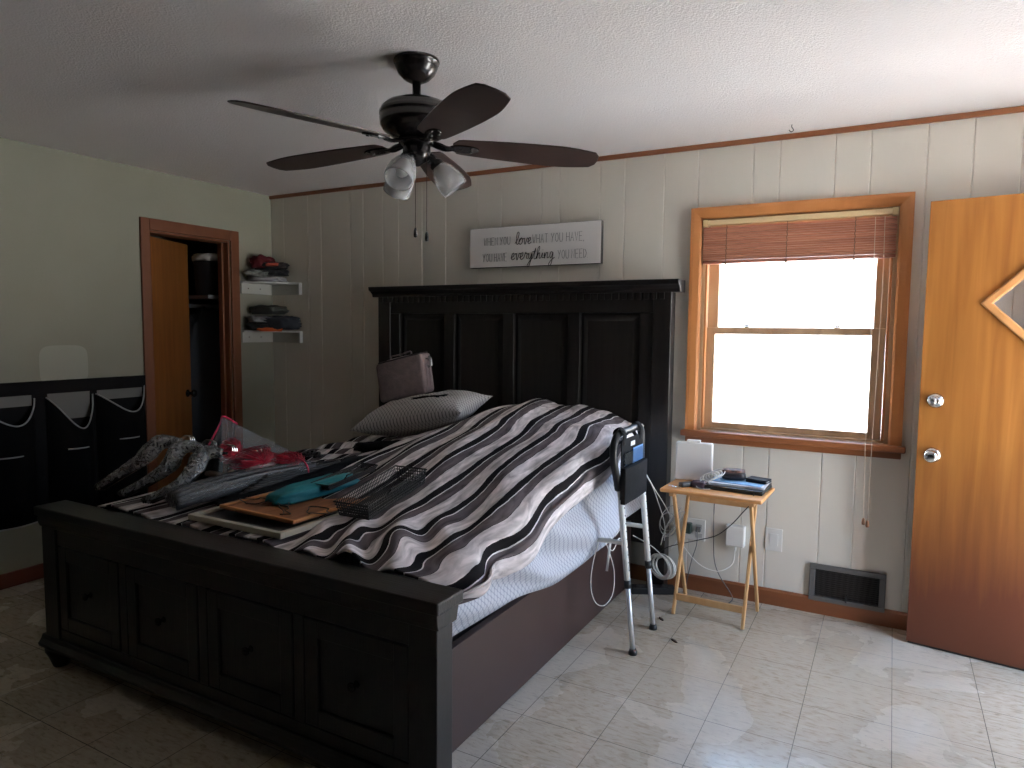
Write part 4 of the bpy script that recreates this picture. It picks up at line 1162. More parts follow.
# ------- clutter on the foot of the bed
def wrapped(pts, r, seed, label):
    t = thing('hanger_bundle', label, 'hangers', pts[0], group='hanger bundles in crinkled wrap on the bed')
    S = smooth_pts(pts, 7)
    # the dark curved hanger arms inside
    bm = nb()
    for k in range(-2, 3):
        tube(bm, [p + Vector((k * 0.009, k * 0.004, -0.004)) for p in S], r * 0.45, 6, flat=1.0, rf=lambda t_: 0.7 + 0.3 * math.sin(PI * t_))
    obj('hanger_arms', bm, BLACKG, t, world=True, smooth=True)
    bm = nb()
    seg = 22; rings = []
    prev = None
    NN = len(S)
    for i, p in enumerate(S):
        tv = (S[min(i + 1, NN - 1)] - S[max(i - 1, 0)]).normalized()
        a = Vector((1, 0.2, 0)); a = (a - tv * a.dot(tv)).normalized(); b = tv.cross(a)
        ring = []
        tp = 0.62 + 0.38 * sst(0.25, 0.7, i / (NN - 1))
        e = math.sin(PI * min(max(i / (NN - 1), 0.06), 0.94)) ** 0.3
        for k in range(seg):
            th = 2 * PI * k / seg
            rr = (1 + 0.22 * nz(math.cos(th) * 1.8 + i * 0.35, math.sin(th) * 1.8, seed) + 0.10 * nz(math.cos(th) * 5 + i * 0.9, math.sin(th) * 5, seed + 1)) * e
            ring.append(bm.verts.new(p + a * math.cos(th) * r * 1.22 * rr * tp + b * math.sin(th) * r * 1.0 * rr * tp))
        rings.append(ring)
    for A, B in zip(rings, rings[1:]):
        for k in range(seg): bm.faces.new((A[k], A[(k + 1) % seg], B[(k + 1) % seg], B[k]))
    bm.faces.new(rings[0][::-1]); bm.faces.new(rings[-1])
    obj('plastic_wrap', bm, WRAPH, t, world=True, smooth=True)
    bm = nb(); e_ = S[-1]
    for k in range(3):
        tube(bm, smooth_pts([e_ + Vector((k * 0.014 - 0.014, 0, 0.015)), e_ + Vector((k * 0.014 + 0.01, 0.01, 0.035)), e_ + Vector((k * 0.014 + 0.03, 0.02, 0.028)), e_ + Vector((k * 0.014 + 0.035, 0.02, 0.008))], 6), 0.0018, 5)
    obj('hanger_hooks', bm, CHROME, t, world=True)
wrapped([(-3.035, -2.06, 0.735), (-2.98, -2.00, 0.79), (-2.93, -1.92, 0.85), (-2.905, -1.85, 0.915), (-2.82, -1.80, 0.915)], 0.036, 1, 'leftmost crinkled plastic wrapped bundle of black hangers')
wrapped([(-2.84, -2.07, 0.735), (-2.775, -2.00, 0.785), (-2.72, -1.94, 0.84), (-2.74, -1.86, 0.910), (-2.66, -1.81, 0.910)], 0.035, 2, 'middle crinkled plastic wrapped bundle of black hangers')
wrapped([(-2.66, -2.08, 0.730), (-2.60, -2.00, 0.775), (-2.585, -1.92, 0.83), (-2.62, -1.84, 0.890), (-2.55, -1.79, 0.895)], 0.036, 3, 'rightmost crinkled plastic wrapped bundle of black hangers')

# long sleeve of slim hangers
hb = thing('hanger_pack', 'long clear plastic sleeve packed with slim black hangers with a pink band', 'hangers', (-2.43, -1.8, 0.72))
A0 = Vector((-2.50, -2.08, 0.755)); A1 = Vector((-2.385, -1.50, 0.790))
ax = (A1 - A0).normalized(); sd = ax.cross(Vector((0, 0, 1))).normalized(); upv = sd.cross(ax)
for k in range(8):
    o_ = sd * (0.014 * (k - 3.5)) + upv * (0.018 * math.sin(k * 1.9))
    bm = nb(); tube(bm, smooth_pts([A0 + o_ + upv * -0.01, A0.lerp(A1, 0.35) + o_ * 1.1 + upv * 0.012, A0.lerp(A1, 0.7) + o_ * 1.1 + upv * 0.014, A1 + o_ + ax * 0.05], 8), 0.0062, 6, flat=2.4, up=upv)
    obj('slim_hanger', bm, mat('hanger_slate', (0.020, 0.022, 0.026), 0.35), hb, world=True, smooth=True)
bm = nb(); rings = []
for i in range(34):
    t_ = i / 33; p = A0.lerp(A1, t_) + upv * 0.004
    e = 0.45 + 0.55 * min(1, math.sin(PI * min(t_ + 0.12, 1.0) * 0.95) ** 0.4 if t_ < 0.9 else 0.9)
    rings.append([bm.verts.new(p + sd * math.cos(2 * PI * k / 26) * 0.078 * e * (1 + 0.10 * nz(k * 0.7, i * 0.5, 4)) + upv * math.sin(2 * PI * k / 26) * 0.047 * e * (1 + 0.16 * nz(k * 0.9, i * 0.6, 7))) for k in range(26)])
for A, B in zip(rings, rings[1:]):
    for k in range(26): bm.faces.new((A[k], A[(k + 1) % 26], B[(k + 1) % 26], B[k]))
bm.faces.new(rings[0][::-1])
obj('plastic_sleeve', bm, WRAP, hb, world=True, smooth=True)
bm = nb(); p = A1 + ax * -0.01 + upv * 0.004
tube(bm, [p + sd * math.cos(2 * PI * k / 26) * 0.078 + upv * math.sin(2 * PI * k / 26) * 0.048 for k in range(26)], 0.004, 6, closed=True)
obj('pink_band', bm, mat('pink_edge', (0.50, 0.03, 0.09), 0.4), hb, world=True, smooth=True, label='pink sealing band')

# tent shaped zip bag with red mesh produce bags inside
zb = thing('zip_bag', 'clear plastic zip bag with red edge holding red mesh, standing on the bed', 'plastic bag', (-2.52, -1.68, 0.74))
apex = Vector((-2.600, -1.755, 1.045)); base = [Vector((-2.665, -1.80, 0.775)), Vector((-2.50, -1.86, 0.770)), Vector((-2.395, -1.46, 0.785)), Vector((-2.55, -1.42, 0.775))]
ridge_end = Vector((-2.44, -1.47, 0.850))
bm = nb()
def sheetpatch(a, b, c, d, seed, n=14, amp=0.016):
    G_ = [[bm.verts.new(a.lerp(b, i / n).lerp(d.lerp(c, i / n), j / n) + Vector((nz(i * .5, j * .5, seed), nz(i * .5, j * .5, seed + 5), nz(i * .6, j * .4, seed + 9))) * amp * (1 if 0 < i < n and 0 < j < n else 0.2)) for j in range(n + 1)] for i in range(n + 1)]
    for i in range(n):
        for j in range(n): bm.faces.new((G_[i][j], G_[i + 1][j], G_[i + 1][j + 1], G_[i][j + 1]))
mid = apex.lerp(ridge_end, 0.5) + Vector((0, 0, 0.0))
sheetpatch(apex, ridge_end, base[2], base[1], 1); sheetpatch(apex, ridge_end, base[3], base[0], 2)
sheetpatch(apex, apex + Vector((0.003, 0, 0)), base[1], base[0], 3, amp=0.008)
sheetpatch(ridge_end, ridge_end + Vector((0.003, 0, 0)), base[2], base[3], 4, amp=0.01)
obj('bag_film', bm, WRAPZ, zb, world=True, smooth=True)
bm = nb(); tube(bm, smooth_pts([base[0] + Vector((0.01, 0, 0.12)), apex + Vector((-0.012, 0, -0.03)), apex + Vector((0.004, 0.004, 0.004)), apex.lerp(ridge_end, 0.2) + Vector((0, 0, 0.004))], 8), 0.0042, 6)
obj('zip_edge', bm, mat('pink_zip', (0.62, 0.03, 0.10), 0.35), zb, world=True, label='bright pink zip edge')
for q_, (c_, s_, sd_) in enumerate((((-2.515, -1.66, 0.845), (0.080, 0.120, 0.070), 2), ((-2.44, -1.53, 0.820), (0.066, 0.095, 0.055), 4), ((-2.560, -1.745, 0.895), (0.045, 0.060, 0.065), 6))):
    bm = nb()
    for k in range(44):
        a0 = random.uniform(0, 2 * PI); tl = random.uniform(-1, 1)
        pts = []
        for j in range(13):
            th = 2 * PI * j / 12
            d = Vector((math.cos(th), math.sin(th) * math.cos(a0), math.sin(th) * math.sin(a0)))
            n_ = 1 + 0.25 * nz(d.x * 2 + k, d.y * 2, sd_)
            pts.append(Vector(c_) + Vector((d.x * s_[0], d.y * s_[1], d.z * s_[2])) * n_ * (0.75 + 0.25 * abs(tl)))
        tube(bm, pts, 0.0020, 4)
    obj('red_mesh', bm, mat('red_net', (0.36, 0.015, 0.035), 0.35), zb, world=True)
bm = nb(); lump(bm, (-2.50, -1.65, 0.815), (0.06, 0.09, 0.035), 31, 0.3)
obj('packed_item', bm, mat('packed_grey', (0.16, 0.06, 0.06), 0.4, col2=(0.42, 0.34, 0.32), nscale=30), zb, world=True, smooth=True)
bm = nb(); tube(bm, smooth_pts([(-2.66, -1.79, 0.79), (-2.60, -1.81, 0.800), (-2.54, -1.80, 0.795), (-2.49, -1.79, 0.815)], 6), 0.013, 10)
one('wooden_stick', bm, mat('tan_wood', (0.30, 0.20, 0.13), 0.5), 'tan wooden stick lying in front of the zip bag', 'stick', smooth=True)

# fan of bare black hangers behind the frame
def hanger(loc, rz, rx, label):
    t = thing('clothes_hanger', label, 'hanger', loc, rz, 'loose black hangers spread on the bed')
    bm = nb()
    tube(bm, [(v.x, v.y * 0.999, v.z + v.y * math.tan(rx)) for v in smooth_pts([(-0.205, 0, 0), (-0.12, 0.055, 0), (0, 0.105, 0), (0.12, 0.055, 0), (0.205, 0, 0), (0.19, -0.015, 0), (0, -0.010, 0), (-0.19, -0.015, 0)], 7, True)], 0.0052, 6, closed=True)
    obj('hanger_frame', bm, BLACK, t, smooth=True)
    bm = nb(); tube(bm, [(v.x, v.y, v.z + v.y * math.tan(rx)) for v in smooth_pts([(0, 0.10, 0), (0, 0.125, 0), (0.018, 0.145, 0), (0.0, 0.168, 0), (-0.018, 0.150, 0)], 6)], 0.002, 6)
    obj('hook', bm, CHROME, t, smooth=True)
places = ['under the others', 'second from the bottom', 'third from the bottom', 'in the middle of the fan', 'fourth from the top', 'third from the top', 'second from the top', 'on top of the others']
for k in range(8):
    hanger((-2.30 - 0.006 * k, -1.58 + 0.022 * k - 0.10, 0.742 + k * 0.0085), 1.28 + 0.035 * k, 0.02, 'loose black hanger in the fan behind the teal cloth, ' + places[k])
# black folded garment below the hangers
bm = nb(); lump(bm, (0, 0, 0), (0.085, 0.42, 0.026), 41, 0.25, M=Matrix.Translation((-2.335, -1.54, 0.757)) @ Matrix.Rotation(0.075, 4, 'X') @ Matrix.Rotation(-0.10, 4, 'Z'))
one('black_trousers', bm, BFAB, 'long folded black garment lying below the loose hangers', 'clothing', smooth=True)

# teal fabric roll
bm = nb()
TE = mat('teal_fabric', (0.006, 0.16, 0.20), 0.6, col2=(0.008, 0.20, 0.25), nscale=12, bump=0.15, bscale=40)
lump(bm, (0, 0, 0), (0.068, 0.20, 0.030), 51, 0.16, 1.8, 0.55, 44, True, Matrix.Translation((-2.085, -1.71, 0.778)) @ Matrix.Rotation(0.06, 4, 'X') @ Matrix.Rotation(-0.16, 4, 'Z'))
one('teal_cloth', bm, TE, 'bright teal folded cloth lying on the wooden board', 'cloth', smooth=True)

# cream picture frame with the cork board and wooden frame on it
def flat_frame(root, w, d, fw, h, m, nm):
    bm = nb(); box(bm, 0, w, 0, fw, 0, h); box(bm, 0, w, d - fw, d, 0, h); box(bm, 0, fw, fw, d - fw, 0, h); box(bm, w - fw, w, fw, d - fw, 0, h)
    return obj(nm, bm, m, root, bevel=0.002)
pf = thing('picture_frame', 'cream edged picture frame lying flat on the foot of the bed', 'picture frame', (-2.345, -2.120, 0.705), 0.0)
flat_frame(pf, 0.50, 0.33, 0.022, 0.022, mat('cream_frame', (0.46, 0.43, 0.34), 0.45), 'frame_moulding')
obj('backing', bxm(0.018, 0.482, 0.018, 0.312, 0.002, 0.010), mat('frame_dark', (0.035, 0.032, 0.03), 0.4), pf)
wf = thing('wooden_board', 'orange brown wooden framed board lying on the cream frame', 'board', (-2.29, -2.02, 0.735), 0.02)
obj('board_panel', bxm(0, 0.42, 0, 0.50, 0.0, 0.006), mat('orange_board', (0.30, 0.11, 0.035), 0.5, col2=(0.20, 0.07, 0.025), nscale=9, stretch=(6, 1, 1)), wf)
flat_frame(wf, 0.42, 0.50, 0.014, 0.014, mat('board_edge', (0.46, 0.19, 0.06), 0.45), 'board_edge')
wf.rotation_euler = (0.012, 0.0, -0.04)
for k in range(4):
    c_ = Vector((-2.20 + k * 0.11, -1.93 + 0.05 * math.sin(k * 2.2), 0.757))
    bm = nb(); pts = [c_ + Vector((0.05 * math.cos(t_ * 2 * PI / 12 + k) + 0.018 * math.sin(t_ * 1.7 + k), 0.045 * math.sin(t_ * 2 * PI / 12), 0.003 * math.sin(t_))) for t_ in range(12)]
    tube(bm, smooth_pts(pts, 4, True), 0.0022, 5, closed=True)
    one('black_cord_loop', bm, BLACK, 'loop of thin black cord lying on the wooden board, %s' % ('leftmost', 'second from the left', 'third from the left', 'nearest the wire basket')[k], 'cord', 'thin black cord loops on the board')

# wire baskets
def basket(loc, rz, w, d, h, label, flare=0.012, tilt=0.0):
    t = thing('wire_basket', label, 'basket', loc, rz, 'black wire baskets on the bed')
    t.rotation_euler = (0, -tilt, rz)
    bm = nb(); z = h
    tube(bm, [(0, 0, z), (w, 0, z), (w, d, z), (0, d, z)], 0.0032, 6, closed=True)
    tube(bm, [(flare, flare, 0.004), (w - flare, flare, 0.004), (w - flare, d - flare, 0.004), (flare, d - flare, 0.004)], 0.003, 6, closed=True)
    obj('rim', bm, BLACK, t)
    bm = nb()
    n = 40
    for i in range(1, n): 
        x = w * i / n
        tube(bm, [(x, 0, z), (x, flare, 0.004), (x, d - flare, 0.004), (x, d, z)], 0.0020, 4)
    m_ = 14
    for i in range(1, m_):
        y = d * i / m_
        tube(bm, [(0, y, z), (flare, y, 0.004), (w - flare, y, 0.004), (w, y, z)], 0.0020, 4)
    for i in range(1, 5):
        zz = z * i / 5; fl = flare * (1 - i / 5)
        tube(bm, [(fl, fl, zz), (w - fl, fl, zz), (w - fl, d - fl, zz), (fl, d - fl, zz)], 0.0020, 4, closed=True)
    obj('wire_mesh', bm, BLACK, t)
    bm = nb(); tube(bm, [(w * 0.3, -0.001, z), (w * 0.3, -0.02, z + 0.022), (w * 0.7, -0.02, z + 0.022), (w * 0.7, -0.001, z)], 0.0024, 6)
    obj('label_handle', bm, BLACK, t)
basket((-1.665, -1.86, 0.730), 1.62, 0.40, 0.16, 0.062, 'black wire basket lying nearest the bed foot beside the frame', tilt=0.17)
basket((-1.98, -1.74, 0.780), 1.55, 0.30, 0.10, 0.025, 'thin black wire tray resting across the board beside the teal cloth', tilt=0.12)
bm = nb()
for k in range(9):
    c_ = Vector((-2.80 + 0.018 * k, -1.13 + 0.012 * math.sin(k * 3), 0.758 + 0.004 * (k % 3)))
    tube(bm, smooth_pts([c_ + Vector((-0.03, -0.02, 0)), c_ + Vector((0, 0.03, 0.015)), c_ + Vector((0.04, -0.01, 0.004)), c_ + Vector((0.02, 0.04, 0.0))], 5), 0.006, 6)
one('hair_clips', bm, BLACK, 'tangled dark clump of black straps at the left edge of the bed', 'straps', smooth=True)
bm = nb(); box(bm, -2.72, -2.655, -1.55, -1.45, 0.80, 0.804); box(bm, -2.72, -2.655, -1.55, -1.45, 0.812, 0.816); box(bm, -2.722, -2.653, -1.552, -1.448, 0.735, 0.80)
one('small_box', bm, mat('striped_box', (0.30, 0.30, 0.30), 0.5), 'small pale box between the wrapped hangers and the red bag', 'box', bevel=0.001)

# ---------------------------------------------------------------- bed assist rail with pouch
ar = thing('bed_assist_rail', 'aluminium bed assist rail with black foam handle beside the mattress', 'bed rail', (-0.99, -0.77, 0))
def legx(z): return -0.955 - 0.075 * z / 0.72
for y in (-0.919, -0.619):
    bm = nb(); tube(bm, [(legx(0.02), y, 0.02), (legx(0.33), y, 0.33)], 0.0115, 14); lower_ = obj('leg', bm, ALU, ar, smooth=True, world=True)
    bm = nb(); tube(bm, [(legx(0.31), y, 0.31), (legx(0.76), y, 0.76)], 0.0140, 14)
    l2 = obj('leg', bm, WHITE, ar, smooth=True, world=True, label='white upper leg tube')
    bm = nb(); tube(bm, [(legx(0.300), y, 0.300), (legx(0.335), y, 0.335)], 0.0165, 14); obj('collar', bm, BLACK, l2, smooth=True, world=True)
    bm = nb()
    for k in range(9): 
        z = 0.38 + k * 0.035
        lathe(bm, [(0, 0.0), (0.0035, 0), (0.0035, 0.002), (0, 0.002)], seg=8, M=Matrix.Translation((legx(z) + 0.0133, y, z)) @ Matrix.Rotation(PI / 2, 4, 'Y'))
    obj('adjust_holes', bm, BLACK, l2, world=True)
    bm = nb(); lathe(bm, [(0, 0), (0.019, 0), (0.019, 0.012), (0.015, 0.026), (0, 0.026)], (legx(0.01), y, 0), 16)
    obj('rubber_foot', bm, BLACK, lower_, smooth=True, world=True)
for y in (-0.919, -0.619):
    bm = nb(); tube(bm, [(legx(0.50), y, 0.50), (-1.09, y, 0.50), (-1.24, y, 0.485)], 0.011, 10)
    obj('mattress_bar', bm, WHITE, ar, smooth=True, world=True)
HXX = -1.038
bm = nb()
tube(bm, smooth_pts([(HXX, -0.925, 0.74), (HXX - 0.003, -0.945, 0.80), (HXX - 0.006, -0.975, 0.87), (HXX - 0.006, -0.980, 0.935), (HXX - 0.006, -0.950, 0.978), (HXX - 0.006, -0.90, 0.992), (HXX - 0.006, -0.80, 0.992), (HXX - 0.006, -0.70, 0.994), (HXX - 0.004, -0.642, 0.985), (HXX, -0.622, 0.95), (HXX, -0.619, 0.86), (HXX, -0.619, 0.76)], 6), 0.017, 14)
obj('foam_handle', bm, mat('foam_black', (0.008, 0.008, 0.009), 0.4, spec=0.35), ar, smooth=True, world=True)
po = thing('organizer_pouch', 'black mesh pouch with clear pocket hanging from the bed assist rail', 'pouch', (HXX + 0.02, -0.79, 0.70))
def pouch_panel(y0, y1, z0, z1, x0, x1, bev=0.006, skew=0.0):
    bm = nb(); box(bm, x0, x1, y0, y1, z0, z1); return bm
obj('pouch_back', pouch_panel(-0.945, -0.655, 0.700, 0.965, HXX + 0.014, HXX + 0.018), BFAB, po, world=True)
bm = nb(); box(bm, HXX + 0.018, HXX + 0.040, -0.950, -0.645, 0.680, 0.842)
bmesh.ops.subdivide_edges(bm, edges=bm.edges[:], cuts=5, use_grid_fill=True)
for v in bm.verts:
    if v.co.x > HXX + 0.036: v.co.x += 0.014 * math.cos((v.co.y + 0.80) / 0.31 * PI) * math.sin(max(0, (v.co.z - 0.70) / 0.16) * PI * 0.8 + 0.3)
obj('lower_pocket', bm, BFAB, po, bevel=0.006, world=True)
obj('clear_pocket', bxm(HXX + 0.019, HXX + 0.030, -0.930, -0.660, 0.837, 0.905), POUCHP, po, world=True)
obj('blue_card', bxm(HXX + 0.0205, HXX + 0.0225, -0.80, -0.662, 0.840, 0.912), mat('blue_paper', (0.12, 0.28, 0.55), 0.4), po, world=True, label='light blue paper in the clear pocket')
for y in (-0.915, -0.685):
    bm = nb(); tube(bm, smooth_pts([(HXX + 0.017, y, 0.94), (HXX + 0.020, y, 0.99), (HXX - 0.005, y, 1.015), (HXX - 0.028, y, 0.99), (HXX + 0.0, y, 0.945)], 6), 0.022, 8, flat=0.2, up=(1, 0, 0))
    obj('strap', bm, BFAB, po, world=True)
obj('white_tag', bxm(HXX + 0.0195, HXX + 0.021, -0.83, -0.775, 0.925, 0.945), WHITE, po, world=True)

# ---------------------------------------------------------------- folding tray table
tt = thing('tray_table', 'light pine folding tray table under the window', 'table', (-0.745, -0.275, 0), -0.03)
TZ = 0.655
bm = nb(); box(bm, -0.248, 0.248, -0.168, 0.168, TZ - 0.020, TZ)
obj('tabletop', bm, TABLEW, tt, bevel=0.008, seg=3)
for x in (-0.195, 0.195):
    obj('top_batten', bxm(x - 0.012, x + 0.012, -0.14, 0.14, TZ - 0.042, TZ - 0.020), LEGW, tt, bevel=0.002)
def slat(p0, p1, w, d):
    p0, p1 = Vector(p0), Vector(p1)
    t = (p1 - p0).normalized(); sx_ = Vector((1, 0, 0)); sy_ = t.cross(sx_).normalized()
    bm = nb()
    A = [bm.verts.new(p + sx_ * a * w / 2 + sy_ * b * d / 2) for p in (p0, p1) for a, b in ((-1, -1), (1, -1), (1, 1), (-1, 1))]
    bm.faces.new(A[:4]); bm.faces.new(A[4:][::-1])
    for k in range(4): bm.faces.new((A[k], A[(k + 1) % 4], A[4 + (k + 1) % 4], A[4 + k]))
    return bm
for sx in (-1, 1):
    obj('leg', slat((sx * 0.172, -0.125, 0.0), (sx * 0.172, 0.105, TZ - 0.03), 0.015, 0.026), LEGW, tt, bevel=0.003)
    obj('leg', slat((sx * 0.189, 0.150, 0.0), (sx * 0.189, -0.115, TZ - 0.03), 0.015, 0.026), LEGW, tt, bevel=0.003)
obj('stretcher', bxm(-0.165, 0.165, -0.108, -0.094, 0.070, 0.105), LEGW, tt, bevel=0.003)
obj('stretcher', bxm(-0.165, 0.165, 0.080, 0.094, 0.55, 0.585), LEGW, tt, bevel=0.003)

# things on the tray table
rt = thing('router', 'white upright router box at the back left of the tray table', 'router', (-0.895, -0.160, TZ + 0.0005), 0.10)
obj('case', bxm(-0.095, 0.095, -0.022, 0.022, 0, 0.203), WHITE, rt, bevel=0.010, seg=4)
obj('top_bump', bxm(-0.040, 0.030, -0.016, 0.018, 0.201, 0.216), WHITE, rt, bevel=0.004)
fb = thing('key_fob', 'small black remote with keyring at the left of the tray table', 'remote', (-0.885, -0.335, TZ + 0.0005), 0.9)
obj('fob_body', bxm(-0.042, 0.042, -0.018, 0.018, 0, 0.024), BLACK, fb, bevel=0.007, seg=3)
bm = nb()
for k in range(3): tube(bm, [(-0.060 + 0.014 * math.cos(a * PI / 6) - 0.012 * k, 0.01 * k + 0.012 * math.sin(a * PI / 6), 0.003 + k * 0.002) for a in range(12)], 0.0014, 5, closed=True)
obj('keyring', bm, CHROME, fb)
t = thing('laptop', 'black laptop lying under the papers on the tray table', 'laptop', (-0.66, -0.225, TZ + 0.0005), -0.05)
obj('base', bxm(-0.150, 0.150, -0.120, 0.105, 0, 0.014), BLACK, t, bevel=0.004)
obj('lid', bxm(-0.150, 0.150, -0.120, 0.105, 0.0145, 0.022), BLACKG, t, bevel=0.003)
bm = nb()
for k in range(7):
    a = 0.04 * math.sin(k * 2.3); vs = box(bm, -0.125, 0.140, -0.100, 0.095, 0.023 + k * 0.0018, 0.0242 + k * 0.0018)
    xf(bm, Matrix.Rotation(a, 4, 'Z'), vs)
o = one('paper_stack', bm, mat('paper_white', (0.62, 0.62, 0.64), 0.7), 'stack of white papers on the black laptop', 'papers'); o.location = o.location + Vector((-0.655, -0.225, TZ))
bm = nb(); vs = box(bm, -0.125, 0.130, -0.09, 0.09, 0.0365, 0.0385)
o = one('blue_envelope', bm, mat('pale_blue', (0.22, 0.42, 0.66), 0.6), 'pale blue folder on top of the paper stack', 'folder'); o.location = o.location + Vector((-0.65, -0.215, TZ))
o.rotation_euler = (0, 0, -0.12)
t = thing('glasses_case', 'brown and black patterned case on the blue folder', 'case', (-0.680, -0.215, TZ + 0.040), 0.25)
bm = nb(); lump(bm, (0, 0, 0.022), (0.062, 0.042, 0.026), 61, 0.10, 1.5, 0.7)
obj('case_body', bm, mat('case_black', (0.02, 0.018, 0.02), 0.3), t, smooth=True)
bm = nb(); lump(bm, (0, 0, 0.044), (0.055, 0.036, 0.012), 62, 0.12, 1.5, 0.7)
obj('case_lid', bm, mat('case_brown', (0.20, 0.09, 0.06), 0.35, col2=(0.03, 0.02, 0.02), nscale=40), t, smooth=True)
t = thing('wallet', 'black leather wallet at the right end of the blue folder', 'wallet', (-0.558, -0.215, TZ + 0.040), -0.25)
obj('wallet_back', bxm(-0.052, 0.052, -0.036, 0.036, 0, 0.009), BLACK, t, bevel=0.003)
obj('wallet_front', bxm(-0.052, 0.052, -0.036, 0.036, 0.0095, 0.019), mat('leather', (0.018, 0.016, 0.016), 0.55), t, bevel=0.003)
obj('card_edge', bxm(0.046, 0.055, -0.025, 0.0, 0.0085, 0.0105), WHITE, t)
bm = nb()
for k in range(4):
    tube(bm, smooth_pts([(-0.790 + 0.040 * math.cos(a * PI / 4) + 0.012 * k, -0.290 + 0.018 * math.sin(a * PI / 4) * (1 + 0.2 * k) + 0.01 * k, TZ + 0.050 + 0.006 * k + 0.022 * math.sin(a * PI / 4 + 0.6)) for a in range(8)], 4, True), 0.0026, 6, closed=True)
tube(bm, smooth_pts([(-0.815, -0.31, TZ + 0.04), (-0.835, -0.345, TZ + 0.012), (-0.80, -0.372, TZ + 0.006), (-0.76, -0.372, TZ + 0.010)], 6), 0.0024, 6)
one('charging_cable', bm, WHITE, 'coiled white charging cable at the left of the papers', 'cable', smooth=True)
bm = nb(); lump(bm, (0, 0, 0), (0.04, 0.03, 0.018), 66, 0.2, M=Matrix.Translation((-0.83, -0.315, TZ + 0.016)))
one('charger_block', bm, mat('maroon_dark', (0.05, 0.025, 0.035), 0.5), 'dark maroon pouch beside the laptop on the tray table', 'pouch', smooth=True)

# ---------------------------------------------------------------- cables
def cable(name, pts, r, m, label, n=10):
    bm = nb(); tube(bm, smooth_pts(pts, n), r, 6)
    return one(name, bm, m, label, 'cable', smooth=True)
DG = mat('dark_grey_cable', (0.10, 0.10, 0.10), 0.5)
GC = mat('grey_cable', (0.40, 0.40, 0.39), 0.5); BC = mat('black_cable', (0.02, 0.02, 0.02), 0.5)
cable('laptop_cable', [(-0.555, -0.35, TZ + 0.008), (-0.56, -0.40, TZ - 0.03), (-0.60, -0.37, 0.57), (-0.66, -0.33, 0.49), (-0.74, -0.28, 0.41), (-0.84, -0.22, 0.355), (-0.92, -0.20, 0.32), (-1.02, -0.22, 0.28), (-1.10, -0.24, 0.20)], 0.0026, BC, 'black power cord drooping from the laptop to the cable tangle')
cable('wall_cable', [(-0.80, -0.06, 0.64), (-0.807, -0.05, 0.48), (-0.805, -0.045, 0.32), (-0.797, -0.045, 0.20), (-0.765, -0.05, 0.12), (-0.69, -0.08, 0.03), (-0.70, -0.12, 0.005)], 0.0028, DG, 'grey cord hanging straight down behind the tray table')
cable('charging_cable', [(-0.694, -0.026, 0.268), (-0.70, -0.06, 0.20), (-0.76, -0.09, 0.16), (-0.84, -0.10, 0.17), (-0.90, -0.12, 0.22), (-0.95, -0.16, 0.30)], 0.0024, WHITE, 'white cable curving from the square adapter down to the left')
cable('wall_cable', [(-0.894, -0.045, 0.35), (-0.89, -0.07, 0.28), (-0.91, -0.08, 0.20), (-0.93, -0.08, 0.10), (-0.94, -0.08, 0.03)], 0.0026, DG, 'grey cord running down from the outlet to the floor')
cable('network_cable', [(-0.985, -0.13, 0.70), (-1.005, -0.13, 0.66), (-1.01, -0.16, 0.56), (-1.00, -0.18, 0.46), (-1.03, -0.20, 0.38), (-1.04, -0.24, 0.30)], 0.0026, WHITE, 'white cable falling from the back of the router')
cable('charging_cable', [(-1.06, -0.60, 0.79), (-1.02, -0.52, 0.70), (-1.00, -0.42, 0.56), (-1.00, -0.32, 0.44), (-1.01, -0.28, 0.34)], 0.0024, GC, 'grey cable falling from the pouch behind the assist rail')
cable('charging_cable', [(-1.05, -0.56, 0.78), (-1.02, -0.46, 0.66), (-1.01, -0.30, 0.54), (-0.99, -0.22, 0.44), (-0.96, -0.20, 0.34), (-1.0, -0.22, 0.27)], 0.0024, WHITE, 'white cable crossing behind the assist rail to the tangle')
cable('charging_cable', [(-1.055, -0.66, 0.46), (-1.01, -0.52, 0.38), (-1.00, -0.42, 0.32), (-1.00, -0.36, 0.29)], 0.0024, GC, 'grey cable running from the bed frame to the coiled cable')
cable('charging_cable', [(-1.13, -0.90, 0.50), (-1.14, -0.955, 0.40), (-1.135, -0.99, 0.30), (-1.12, -0.965, 0.22), (-1.10, -0.90, 0.19), (-1.085, -0.84, 0.23), (-1.085, -0.83, 0.33), (-1.10, -0.86, 0.43), (-1.12, -0.885, 0.50)], 0.0022, WHITE, 'long white cable loop hanging in front of the side rail')
bm = nb(); tube(bm, [(-1.09, -0.87, 0.50), (-1.085, -0.925, 0.36)], 0.006, 8); one('plastic_clip', bm, WHITE, 'white plastic strip dangling from the assist rail bar', 'strip', smooth=True)
cable('charging_cable', [(-1.08, -0.84, 0.50), (-1.075, -0.77, 0.52), (-1.07, -0.73, 0.49), (-1.07, -0.745, 0.45), (-1.075, -0.80, 0.48), (-1.08, -0.86, 0.44), (-1.09, -0.90, 0.46)], 0.0022, WHITE, 'short white cable knotted between the assist rail legs')
